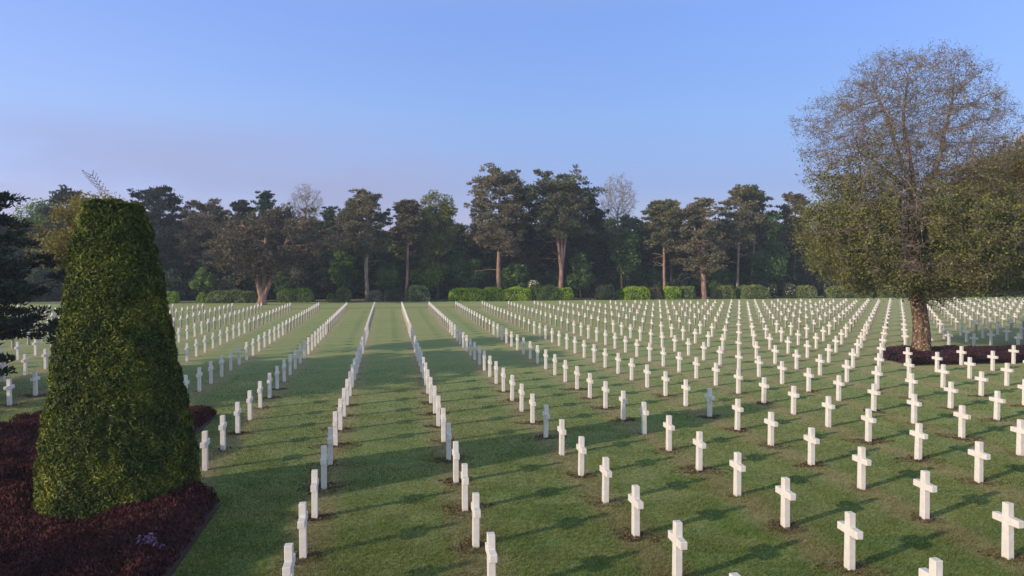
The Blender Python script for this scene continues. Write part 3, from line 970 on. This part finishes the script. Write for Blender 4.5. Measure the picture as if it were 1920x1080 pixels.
def pine_meshes(H, cr, base, trunk_r, seed, trunk_mat, crown_mat, nlimb=26, size=0.21, nface=46, lean=(0, 0), stems=1, shape='dome', dead=5,
                flat=0.5, padr=1.0, droop=0.0, split=None, bare=0.0, stemspread=0.10, foot=0.0):
    """base: fraction of H where the crown starts"""
    rng = np.random.default_rng(seed)
    tb, cb = Bag(), Bag()
    az = rng.uniform(0, 6.28)
    stems_p = []
    for s in range(stems):
        if s == 0:
            ctl = [(0, 0, -0.1), (lean[0] * .25 + rng.normal() * .08, lean[1] * .25, H * .25), (lean[0] * .6 + rng.normal() * .15, lean[1] * .6 + rng.normal() * .15, H * .58),
                   (lean[0], lean[1], H * 0.95)]
            p = smooth_path(ctl, 24); r = np.linspace(trunk_r, trunk_r * 0.22, 24); r[0] *= 1.35; r[1] *= 1.1
        else:
            a = az + s * 2.4 + rng.normal() * .3
            o = np.array([math.cos(a), math.sin(a) * 0.6, 0])
            h0 = H * (split or 0.05)
            b = stems_p[0][0][np.argmin(abs(stems_p[0][0][:, 2] - h0))]
            ctl = [b, b + o * H * stemspread * .35 + np.array([0, 0, H * .18]), b + o * H * stemspread * 0.8 + np.array([0, 0, H * .42]),
                   b + o * H * stemspread * 1.3 + np.array([0, 0, (H - h0) * .80])]
            p = smooth_path(ctl, 20); r = np.linspace(trunk_r * .72, trunk_r * .18, 20)
        stems_p.append((p, r))
        tb.add(*tube(p, r, 9))
    PP, RR = [], []
    for i in range(nlimb):
        p, r = stems_p[i % stems]
        f = (i + rng.random()) / nlimb
        z = H * (base + (0.96 - base) * f)
        k = int(np.argmin(abs(p[:, 2] - z)))
        b = p[k]
        if shape == 'dome': L = cr * math.sqrt(max(0.06, 1 - (max(0, f - 0.35) / 0.68) ** 2)) * (0.75 + 0.25 * min(1, f / .3))
        elif shape == 'cone': L = cr * (1.02 - f) ** 0.85
        elif shape == 'flat': L = cr * min(1.0, .60 + .5 * f) * (1.0 if f < .9 else .72)
        elif shape == 'taper': L = cr * (1.03 - f) ** 0.55
        else: L = cr * (0.35 + 0.75 * f if f < 0.75 else 1.0 - (f - .75) * 1.6)
        L *= rng.uniform(0.62, 1.12)
        a = i * 2.39996 + rng.normal() * 0.35
        d = np.array([math.cos(a), math.sin(a), 0.0])
        rise = (rng.uniform(0.05, 0.45) if shape != 'cone' else rng.uniform(-0.15, 0.1)) - droop
        e = b + d * L + np.array([0, 0, L * rise])
        m1 = b + d * L * .4 + np.array([0, 0, L * rise * .25 + rng.normal() * .1])
        q = smooth_path([b, m1, e], 7)
        tb.add(*tube(q, np.linspace(max(.025, r[k] * .42), 0.02, 7), 5))
        ends = [(e, 1.0), (q[4] + rng.normal(size=3) * .25, 0.85)]
        for s in range(3):
            bb = q[rng.integers(2, 6)]
            sd = unit(d + rng.normal(size=3) * np.array([.8, .8, .35]))
            ee = bb + sd * L * rng.uniform(.25, .5)
            tb.add(*tube([bb, (bb + ee) / 2 + np.array([0, 0, .06]), ee], [.028, .022, .014], 4))
            ends.append((ee, 0.75))
            for _ in range(2): ends.append((ee + rng.normal(size=3) * np.array([.55, .55, .38]), 0.6))
        ends.append((q[5] + rng.normal(size=3) * .35, 0.7)); ends.append((e + rng.normal(size=3) * np.array([.5, .5, .35]), 0.6))
        for e_, s_ in ends:
            if rng.random() < bare: continue
            PP.append(e_); RR.append(padr * s_ * rng.uniform(.6, 1.15) * (0.35 + 0.65 * min(1, cr / 3.5)))
    for p, r in stems_p:
        for k in range(4):
            PP.append(p[-1] + rng.normal(size=3) * np.array([.4, .4, .3])); RR.append(padr * rng.uniform(.5, .8))
    pads(cb, np.array(PP), np.array(RR), nface, size, rng, flat)
    if foot:
        n = int(foot)
        F_ = ellipsoid_pts(n, (0, 0, H * base * .55), (cr * .9, cr * .9, H * base * .6), rng, .3)
        F_ = F_[F_[:, 2] > .3]
        pads(cb, F_, np.full(len(F_), padr * .9), nface, size, rng, .6)
    for i in range(dead):
        p, r = stems_p[i % stems]
        z = H * rng.uniform(base * .62, base * 1.1)
        k = int(np.argmin(abs(p[:, 2] - z)))
        a = rng.uniform(0, 6.28); L = cr * rng.uniform(.35, .85)
        d = np.array([math.cos(a), math.sin(a) * .7, 0])
        q = smooth_path([p[k], p[k] + d * L * .5 + np.array([0, 0, L * rng.uniform(-.1, .3)]), p[k] + d * L + np.array([0, 0, L * rng.uniform(-.25, .5)])], 7)
        tb.add(*tube(q, np.linspace(.07, .02, 7), 4))
        for s in range(2):
            bb = q[rng.integers(3, 6)]
            ee = bb + d * L * .3 + rng.normal(size=3) * L * .18
            tb.add(*tube([bb, (bb + ee) / 2, ee], [.03, .025, .015], 3))
    return tb.mesh('trunk', trunk_mat, True), cb.mesh('crown', crown_mat)

def plant_tree(name, loc, label, tm, cm, cat='tree', group=None, rz=0.0):
    root = empty(name, loc, rz)
    tag(root, label, cat, group)
    k = [link('trunk', tm, root), link('crown', cm, root)]
    return root, k

G_PINE = 'pines standing along the edge of the wood'
def pine(loc, label, *a, name='pine_tree', **kw):
    tm, cm = pine_meshes(*a, **kw)
    return plant_tree(name, loc, label, tm, cm, 'pine', G_PINE)

pine((-3.1, 118, 0), 'slender pine with a pale twin stem behind the grey bush', 17.5, 3.6, 0.42, 0.36, 101, B_PINEGREY, M_PINEB, nlimb=40, lean=(-0.1, 0), stems=2, split=.16, stemspread=.10, dead=7, shape='dome')
pine((2.7, 118, 0), 'pine with straight bare orange trunk beside the white flowering bush', 16.0, 2.3, 0.58, 0.30, 102, B_PINE, M_PURP, nlimb=22, lean=(0.4, 0), dead=6)
pine((17.6, 119, 0), 'tall pine with pinkish trunk and browned crown rising behind the long green hedge', 21.6, 4.9, 0.36, 0.42, 103, B_PINE, M_PINEB, nlimb=48, lean=(0.1, 0), stems=2, split=.40, stemspread=.05, dead=9, padr=1.05)
pine((27.7, 119, 0), 'tallest pine, with several pink stems fanning up to a wide flat crown', 20.6, 5.6, 0.50, 0.44, 104, B_PINE, M_PINE, nlimb=58, shape='flat', lean=(0.5, 0), stems=4, split=.22, stemspread=.085, dead=9, padr=1.15)
pine((45.6, 119, 0), 'leaning thin pine with reddish trunk and grey dead branches', 16.4, 2.9, 0.52, 0.33, 105, B_PINE, M_PINE, nlimb=24, lean=(-1.0, 0), dead=12, bare=.15)
pine((51.6, 117, 0), 'rounded dull olive pine with short thick red trunk showing down to the grass', 16.9, 4.1, 0.26, 0.48, 106, B_PINE, M_PINEB, nlimb=44, lean=(-0.4, 0), stems=2, split=.2, dead=3)
pine((58.5, 119, 0), 'tall thin pale trunked pine right of the rounded olive one', 19.3, 3.4, 0.46, 0.27, 107, B_PINEGREY, M_PINEB, nlimb=26, lean=(0.7, 0), dead=8)
pine((63.2, 123, 0), 'dark pine with pinkish upper trunk close behind the thin pale one', 19.6, 3.0, 0.55, 0.32, 108, B_PINE, M_PINE, nlimb=26, dead=6)
pine((-17.6, 110, 0), 'broad low dull brown pine with trunk splitting near the ground into spreading limbs', 13.6, 7.4, 0.30, 0.62, 109, B_PINE, M_PURP, nlimb=62, lean=(1.0, 0), stems=5, split=.07, stemspread=.24, dead=2, padr=1.15, flat=.6)
pine((72.3, 125, 0), 'dark narrow pine whose tip shows left of the half bare tree', 18.7, 2.6, 0.5, 0.3, 110, B_DARK, M_PURP, nlimb=24, dead=4)
pine((-36.2, 128, 0), 'dark rounded pine whose top shows just right of the clipped yew', 18.2, 4.6, 0.3, 0.4, 111, B_DARK, M_DARK, nlimb=44, dead=0)
pine((-28.5, 129, 0), 'dull dark pine in the gap between clipped yew and broad low pine', 15.9, 4.4, 0.3, 0.36, 112, B_DARK, M_PURP, nlimb=40, dead=0)
pine((-23.8, 130, 0), 'slim dark pine poking up left of the pointed spruce', 16.3, 2.6, 0.4, 0.3, 113, B_DARK, M_DARK, nlimb=26, dead=0)
pine((-50.4, 130, 0), 'flat topped dark pine showing above the wood left of the yew', 17.8, 3.6, 0.5, 0.34, 114, B_DARK, M_DARK, nlimb=26, dead=2)
pine((33.5, 124, 0), 'dark pine filling the gap right of the tallest pine', 17.6, 3.6, 0.35, 0.34, 115, B_DARK, M_DARK, nlimb=34, dead=0)
pine((22.0, 124, 0), 'dark pine between the two tallest pines', 18.6, 3.4, 0.4, 0.34, 116, B_DARK, M_DARK, nlimb=32, dead=3)
pine((48.6, 124, 0), 'dark tufted pine showing between the leaning and the rounded pine', 17.0, 2.8, 0.4, 0.32, 117, B_DARK, M_PINE, nlimb=28, dead=3)
pine((3.6, 126, 0), 'dull pine standing left of the yellow green tree', 15.6, 2.8, 0.4, 0.30, 118, B_DARK, M_PINE, nlimb=28, dead=3)

tm, cm = pine_meshes(17.8, 3.0, 0.12, 0.3, 120, B_DARK, M_SPRUCE, nlimb=60, shape='cone', dead=0, droop=.05, padr=.8, flat=.4)
plant_tree('spruce_tree', (-19.7, 128, 0), 'green pointed spruce rising behind the broad low pine', tm, cm, 'spruce')
tm, cm = pine_meshes(15.2, 2.6, 0.12, 0.3, 121, B_DARK, M_SPRUCE, nlimb=56, shape='cone', dead=0, droop=.05, padr=.8, flat=.4)
plant_tree('spruce_tree', (-9.5, 129, 0), 'smaller dull spruce between broad low pine and twin stemmed pine', tm, cm, 'spruce')

# dark drooping conifer at the left edge, close to the viewer
tm, cm = pine_meshes(10.1, 7.7, 0.19, 0.5, 130, B_DARK, M_DARK, nlimb=130, size=0.12, nface=110, shape='taper', dead=3, droop=.06, padr=.85, flat=.4)
plant_tree('dark_conifer', (-21.2, 33.0, 0), 'large blackish conifer with low spreading branches at the left edge', tm, cm, 'conifer')

def leafy_meshes(H, cr, zc, rz_, trunk_r, seed, trunk_mat, crown_mat, nlobe=26, per=220, size=0.22, lobe=0.42, skew=0.0):
    rng = np.random.default_rng(seed)
    tb, cb = Bag(), Bag()
    tb.add(*tube(smooth_path([(0, 0, -0.1), (rng.normal() * .1, rng.normal() * .1, zc * .5), (rng.normal() * .2, 0, zc), (0, 0, H * .9)], 14), np.linspace(trunk_r, .03, 14), 8))
    v = unit(rng.normal(size=(nlobe, 3)))
    q = rng.random(nlobe) ** .5 * .82
    C = np.array([0, 0, zc]) + v * q[:, None] * np.array([cr, cr, rz_])
    for c in C:
        if c[2] < 0.4: c[2] = 0.4 + rng.random() * .5
        b = np.array([0, 0, max(.3, min(c[2] * .7, zc))])
        tb.add(*tube([b, (b + c) / 2 + np.array([0, 0, .12]), c], [trunk_r * .35, trunk_r * .22, .02], 4))
        R = cr * lobe * rng.uniform(.6, 1.15)
        d = unit(rng.normal(size=(per, 3)))
        rr = rng.random(per) ** .38
        p = c + d * (rr * R)[:, None] * np.array([1, 1, .8])
        p = p[p[:, 2] > 0.02]
        V, F = leaf_quads(p, rng.normal(size=p.shape) * .8 + np.array([0, 0, .6]), np.full(len(p), size), .55, rng)
        cb.add(V, F)
    return tb.mesh('trunk', trunk_mat, True), cb.mesh('crown', crown_mat)

def leafy(name, loc, label, *a, cat='tree', group=None, **kw):
    tm, cm = leafy_meshes(*a, **kw)
    return plant_tree(name, loc, label, tm, cm, cat, group)

leafy('leafy_tree', (7.9, 121, 0), 'tall yellow green spring tree left of the tall pink trunked pine', 18.4, 3.5, 12.2, 6.0, .3, 140, B_DARK, M_YELGREEN, nlobe=95, per=170, lobe=.36, size=.17)
leafy('leafy_tree', (-7.0, 123, 0), 'green bushy tree left of the twin stemmed pine', 10.5, 2.6, 5.8, 4.7, .2, 141, B_DARK, M_GREEN, nlobe=30, per=200, lobe=.42)
leafy('leafy_tree', (-0.3, 121, 0), 'small green tree between the twin stemmed and the orange trunked pine', 5.8, 1.9, 3.6, 2.2, .12, 142, B_DARK, M_GREEN, nlobe=20, per=180)
leafy('leafy_tree', (6.8, 122, 0), 'rounded green tree low behind the white flowering bush', 7.4, 3.2, 4.4, 3.2, .18, 143, B_DARK, M_GREEN, nlobe=30, per=220)
leafy('leafy_tree', (-26.7, 117, 0), 'small bright green tree beside the dark hedge left of the broad pine', 5.5, 1.9, 3.4, 2.0, .12, 144, B_DARK, M_GREEN, nlobe=22, per=200)
leafy('leafy_tree', (66.5, 123, 0), 'deep green rounded tree right of the thin pale pine', 11.5, 4.6, 5.4, 5.2, .25, 145, B_DARK, M_DEEPGREEN, nlobe=44, per=240)
leafy('leafy_tree', (72.2, 131, 0), 'light green treetop showing over the wood left of the half bare tree', 15.8, 3.6, 11.0, 5.2, .25, 146, B_DARK, M_GREEN, nlobe=40, per=220)
leafy('leafy_tree', (32.0, 122, 0), 'narrow deep green tree right of the many stemmed pine', 8.4, 2.4, 4.2, 3.9, .16, 147, B_DARK, M_DEEPGREEN, nlobe=30, per=220)
leafy('leafy_tree', (56.4, 121.5, 0), 'low green tree beside the short red trunk of the rounded pine', 5.6, 2.2, 3.0, 2.5, .12, 148, B_DARK, M_DEEPGREEN, nlobe=22, per=200)
leafy('leafy_tree', (12.5, 122.5, 0), 'deep green tree under the tall browned pine', 9.6, 3.4, 5.0, 4.2, .2, 149, B_DARK, M_DEEPGREEN, nlobe=36, per=220)
leafy('leafy_tree', (20.5, 122, 0), 'dark green shrubby tree between the tall pine trunks', 7.0, 2.8, 3.8, 3.1, .16, 150, B_DARK, M_DEEPGREEN, nlobe=28, per=220)
leafy('leafy_tree', (39.5, 123, 0), 'grey green tree with thin trunk left of the leaning pine', 14.0, 3.4, 8.6, 5.2, .24, 151, B_DARK, M_DEEPGREEN, nlobe=40, per=200)
leafy('leafy_tree', (-57.5, 136, 0), 'pale green wood tree far left of the clipped yew', 17.2, 5.4, 10.5, 6.6, .3, 152, B_DARK, M_GREEN, nlobe=50, per=240)
leafy('leafy_tree', (-16.0, 44.5, 0), 'golden leaved small tree peeping round the top of the clipped yew', 9.9, 3.0, 7.0, 2.9, .16, 153, B_DARK, M_GOLD, nlobe=60, per=260, size=.085, lobe=.32)

def bare_tree(loc, label, H, cr, zc, rz_, seed, mat):
    rng = np.random.default_rng(seed)
    root = empty('bare_tree', loc)
    tag(root, label, 'tree')
    tp = smooth_path([(0, 0, 0), (.1, 0, H * .2), (0, .1, H * .45), (0, 0, zc - rz_ * .6)], 22)
    start = [list(tp), [-1] + list(range(21))]
    A = ellipsoid_pts(1500, (0, 0, zc), (cr, cr, rz_), rng, .1)
    nodes, par = space_colonize(start, A, .4, 3.0, .6, 45, .05, seed)
    bag, r, kids = branch_mesh(nodes, par, .017, 2.3, .03)
    pts = twigs(bag, nodes, r, .045, 3, .7, .012, rng)
    link('trunk', bag.mesh('trunk', mat, True), root)
    b = np.array([p for q in pts for p in q]); b = b[rng.random(len(b)) < .7]
    V, F = leaf_quads(b, rng.normal(size=b.shape), np.full(len(b), .09), .5, rng)
    link('crown', mesh_np('crown', V, F, M_BUD), root)
bare_tree((40.2, 128, 0), 'leafless rounded tree standing pale against the sky right of the tallest pine', 21.3, 3.4, 17.2, 4.3, 161, B_PALE)
bare_tree((-13.5, 130, 0), 'leafless pale treetop sticking up behind the broad low pine', 19.4, 2.8, 15.5, 4.0, 162, B_PALE)

# the wood behind: a few kinds, copied
protos = []
for k, (mat, H, cr, shp, base) in enumerate([(M_WOOD, 15.0, 4.2, 'dome', .10), (M_DARK, 16.0, 3.6, 'dome', .12), (M_WOOD, 14.0, 3.4, 'cone', .06), (M_DEEPGREEN, 13.5, 4.4, 'dome', .08), (M_PURP, 15.5, 3.8, 'dome', .15)]):
    protos.append(pine_meshes(H, cr, base, .3, 200 + k, B_DARK, mat, nlimb=48, size=.30, shape=shp, dead=0, padr=1.25, flat=.6, foot=34))
rng = random.Random(99)
G_WOOD = 'trees packed in the wood behind the pines'
LW = 'dark tree packed in the shady wood behind the front pines'
roots = []
for row, (Y, hs) in enumerate([(130, .92), (137, 1.0), (145, 1.08)]):
    X = -74 + row * 2.0
    while X < 142:
        k = rng.randrange(5)
        loc = (X + rng.uniform(-1, 1), Y + rng.uniform(-2, 2), 0)
        sc = rng.uniform(.92, 1.12), hs * rng.uniform(.68, .92)
        hit = [r for r in roots if r[0] == k]
        if not hit:
            root, kids = plant_tree('wood_tree', loc, LW, *protos[k], cat='tree', group=G_WOOD, rz=rng.uniform(0, 6.28))
            root.scale = (sc[0], sc[0], sc[1])
            roots.append((k, root, kids))
        else:
            copy_tree(hit[0][1], hit[0][2], loc, rng.uniform(0, 6.28), sc)
        X += rng.uniform(4.2, 6.0)

# shrubs of the shade under the pines
sp = [leafy_meshes(4.6, 2.4, 2.1, 2.2, .08, 170, B_DARK, M_WOOD, nlobe=26, per=200, size=.22, lobe=.45),
      leafy_meshes(5.4, 2.2, 2.5, 2.6, .08, 171, B_DARK, M_DEEPGREEN, nlobe=26, per=200, size=.22, lobe=.45)]
G_UND = 'dark shrubs under the pines'
LU = 'dark leafy shrub growing in the shade under the pines'
ur = []
X = -66.0
while X < 128:
    k = rng.randrange(2) if rng.random() < .6 else 0
    loc = (X, 125.5 + rng.uniform(-1.5, 1.5), 0)
    hit = [r for r in ur if r[0] == k]
    sc = rng.uniform(.85, 1.2), rng.uniform(.75, 1.3)
    if not hit:
        root, kids = plant_tree('shade_shrub', loc, LU, *sp[k], cat='shrub', group=G_UND)
        ur.append((k, root, kids))
    else:
        copy_tree(hit[0][1], hit[0][2], loc, rng.uniform(0, 6.28), sc)
    X += rng.uniform(2.6, 3.8)

# ------------------------------------------------------------------ hedges and shrubs along the foot of the wood
def shrub(name, x0, x1, h, y, label, mat, seed, cat='hedge', wild=0.0, blossom=None, size=.10, depth=None, p=4.2):
    rng = np.random.default_rng(seed)
    cx = (x0 + x1) / 2; a = (x1 - x0) / 2; b = depth or min(1.5, max(.7, a)); 
    root = empty(name, (cx, y, 0)); tag(root, label, cat)
    n = int(900 * (a * b + (a + b) * h) / 2 + 500)
    def surf(n):
        v = unit(rng.normal(size=(n, 3)))
        v[:, 2] = abs(v[:, 2])
        q = 1 / (np.abs(v) ** p).sum(1) ** (1 / p)
        P = v * q[:, None]
        N = unit(np.sign(P) * np.abs(P) ** (p - 1) / np.array([a, b, h]))
        return P * np.array([a, b, h]), N
    P, N = surf(n)
    lump = (vnoise(P + cx, .9, seed) - .5) * (.42 + wild) + (vnoise(P + cx, 2.4, seed + 2) - .5) * .26
    # hedges bulge shrub by shrub
    P = P + N * (lump + rng.uniform(-.10, .07 + wild * .4, n))[:, None]
    P = P[P[:, 2] > 0.0]; N = unit(rng.normal(size=P.shape) * .8 + np.array([0, 0, .4]))
    V, F = leaf_quads(P, N, np.full(len(P), size), .6, rng)
    link('foliage', mesh_np('foliage', V, F, mat), root)
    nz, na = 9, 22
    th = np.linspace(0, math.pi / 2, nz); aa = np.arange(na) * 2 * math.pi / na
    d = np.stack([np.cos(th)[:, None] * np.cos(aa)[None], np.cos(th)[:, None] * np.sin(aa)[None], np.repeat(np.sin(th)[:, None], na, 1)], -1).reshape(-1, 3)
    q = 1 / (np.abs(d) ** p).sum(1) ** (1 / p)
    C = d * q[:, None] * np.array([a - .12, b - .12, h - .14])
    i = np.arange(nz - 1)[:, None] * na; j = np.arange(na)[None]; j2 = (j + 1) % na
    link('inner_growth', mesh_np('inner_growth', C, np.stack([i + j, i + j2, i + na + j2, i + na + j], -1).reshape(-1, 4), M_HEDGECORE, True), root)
    if blossom:
        m, cnt, sz = blossom
        P, N = surf(cnt)
        P = P + N * rng.uniform(0, .14, cnt)[:, None]
        k = vnoise(P + cx, 1.6, seed + 5) > .45
        P, N = P[k], N[k]
        V, F = leaf_quads(P, N, np.full(len(P), sz), .8, rng)
        link('blossom', mesh_np('blossom', V, F, m), root)
    return root

S = [
 (-32.5, -30.5, 1.61, 'low green box bush just right of the clipped yew', M_HEDGE, {}),
 (-28.0, -26.4, 1.6, 'small bright green ball at the left end of the dark hedge', M_HEDGE, {'cat': 'shrub'}),
 (-26.4, -19.3, 1.78, 'long dark olive hedge left of the broad low pine', M_HEDGEM, {}),
 (-16.3, -11.2, 1.8, 'green loose hedge right of the broad low pine', M_GREEN, {'wild': .3}),
 (-9.2, -8.2, 1.3, 'smallest green bush between broad pine and twin stemmed pine', M_GREEN, {'cat': 'shrub'}),
 (-7.8, -5.7, 1.95, 'round green bush left of the twin stemmed pine', M_GREEN, {'cat': 'shrub'}),
 (-2.8, -1.0, 1.6, 'grey leaved bush at the foot of the twin stemmed pine', M_GREY, {'cat': 'shrub', 'wild': .2}),
 (-0.9, 0.0, 1.2, 'little grey bush right of the larger grey one', M_GREY, {'cat': 'shrub', 'wild': .2}),
 (0.1, 1.9, 1.83, 'dark round bush left of the orange trunk', M_HEDGED, {'cat': 'shrub'}),
 (3.1, 6.2, 2.3, 'bush dotted with white flowers right of the orange trunk', M_HEDGEM, {'cat': 'shrub', 'wild': .3, 'blossom': (M_WHITE, 260, .085)}),
 (9.4, 15.1, 1.94, 'left part of the long bright green hedge in front of the tall pines', M_HEDGE, {}),
 (14.8, 18.1, 2.05, 'bulging bright green bush at the foot of the tall browned pine', M_HEDGE, {}),
 (17.8, 22.4, 1.96, 'bright green hedge between tall browned pine and white shrub', M_HEDGE, {}),
 (22.1, 23.8, 3.1, 'upright shrub covered with white blossom among the green hedges', M_GREEN, {'cat': 'shrub', 'wild': .5, 'blossom': (M_WHITE, 520, .10)}),
 (23.5, 26.6, 2.15, 'loose green hedge right of the white blossom shrub', M_GREEN, {'wild': .25}),
 (26.4, 29.2, 1.96, 'round bright green bush at the foot of the tallest pine', M_HEDGE, {'cat': 'shrub'}),
 (33.3, 36.3, 2.25, 'rounded blackish green bush right of the tallest pine', M_HEDGED, {'cat': 'shrub'}),
 (36.3, 37.6, 1.4, 'small green bush between the blackish bush and a bright block hedge', M_HEDGE, {'cat': 'shrub'}),
 (37.8, 41.9, 1.98, 'bright green block hedge left of the tan bush', M_HEDGE, {'p': 4.5}),
 (42.0, 44.2, 1.88, 'tan coloured rounded bush between bright green hedges', M_TAN, {'cat': 'shrub'}),
 (44.8, 47.4, 2.05, 'bright green block bush at the foot of the leaning pine', M_HEDGE, {'p': 4.5}),
 (47.5, 50.1, 2.02, 'grey green block bush right of the leaning pine', M_HEDGEM, {'p': 4.5}),
 (52.8, 54.3, 1.46, 'small dark bush right of the short red trunk', M_HEDGED, {'cat': 'shrub'}),
 (54.3, 57.0, 2.1, 'dark green dome bush left of the thin pale pine', M_HEDGEM, {'cat': 'shrub'}),
 (57.9, 63.0, 2.05, 'dark green hedge right of the thin pale pine', M_HEDGEM, {'p': 4.5}),
 (63.4, 64.6, 2.3, 'thin shrub with a few white flowers at the end of the dark hedge', M_HEDGED, {'cat': 'shrub', 'wild': .5, 'blossom': (M_WHITE, 110, .09)}),
 (66.3, 67.7, 2.3, 'airy white flowering shrub near the low branches of the half bare tree', M_HEDGED, {'cat': 'shrub', 'wild': .5, 'blossom': (M_WHITE, 150, .09)}),
 (67.6, 71.6, 2.0, 'green hedge running behind the low branches of the half bare tree', M_HEDGEM, {'p': 4.5}),
]
for i, (x0, x1, h, lab, mat, kw) in enumerate(S):
    kw = dict(kw)
    nm = 'hedge' if kw.get('cat', 'hedge') == 'hedge' else 'shrub'
    shrub(nm, x0, x1, h, 117.0 + (.4 if i % 2 else 0), lab, mat, 300 + i, **kw)
for i, (x0, x1) in enumerate([(74, 82), (83, 91), (92, 101), (102, 112)]):
    shrub('hedge', x0, x1, 2.0, 117.2, ['', 'second ', 'third ', 'last '][i] + 'far green hedge seen under the right hand branches' if i else 'first far green hedge seen under the branches right of the speckled trunk', M_HEDGEM, 340 + i)

# ------------------------------------------------------------------ morning haze
t = NT('haze_air')
vol = t.n('ShaderNodeVolumePrincipled', {'Color': (0.66, 0.80, 1.0), 'Density': 0.00045, 'Anisotropy': 0.1})
t.t.links.new(vol.outputs[0], t.out.inputs['Volume'])
me = bpy.data.meshes.new('haze')
x0, x1, y0, y1, z0, z1 = -3200, 3200, -700, 4700, -1.5, 27.0
import bmesh
x0, x1, y0, y1 = -170, 230, -60, 190
bm = bmesh.new()
bmesh.ops.create_cube(bm, size=1.0)
for v in bm.verts:
    v.co = ((x0 if v.co.x < 0 else x1), (y0 if v.co.y < 0 else y1), (z0 if v.co.z < 0 else z1))
bm.to_mesh(me); bm.free()
me.materials.append(t.m)
hz = link('haze', me)
tag(hz, 'thin bluish morning haze over the lawn', 'haze', kind='stuff')
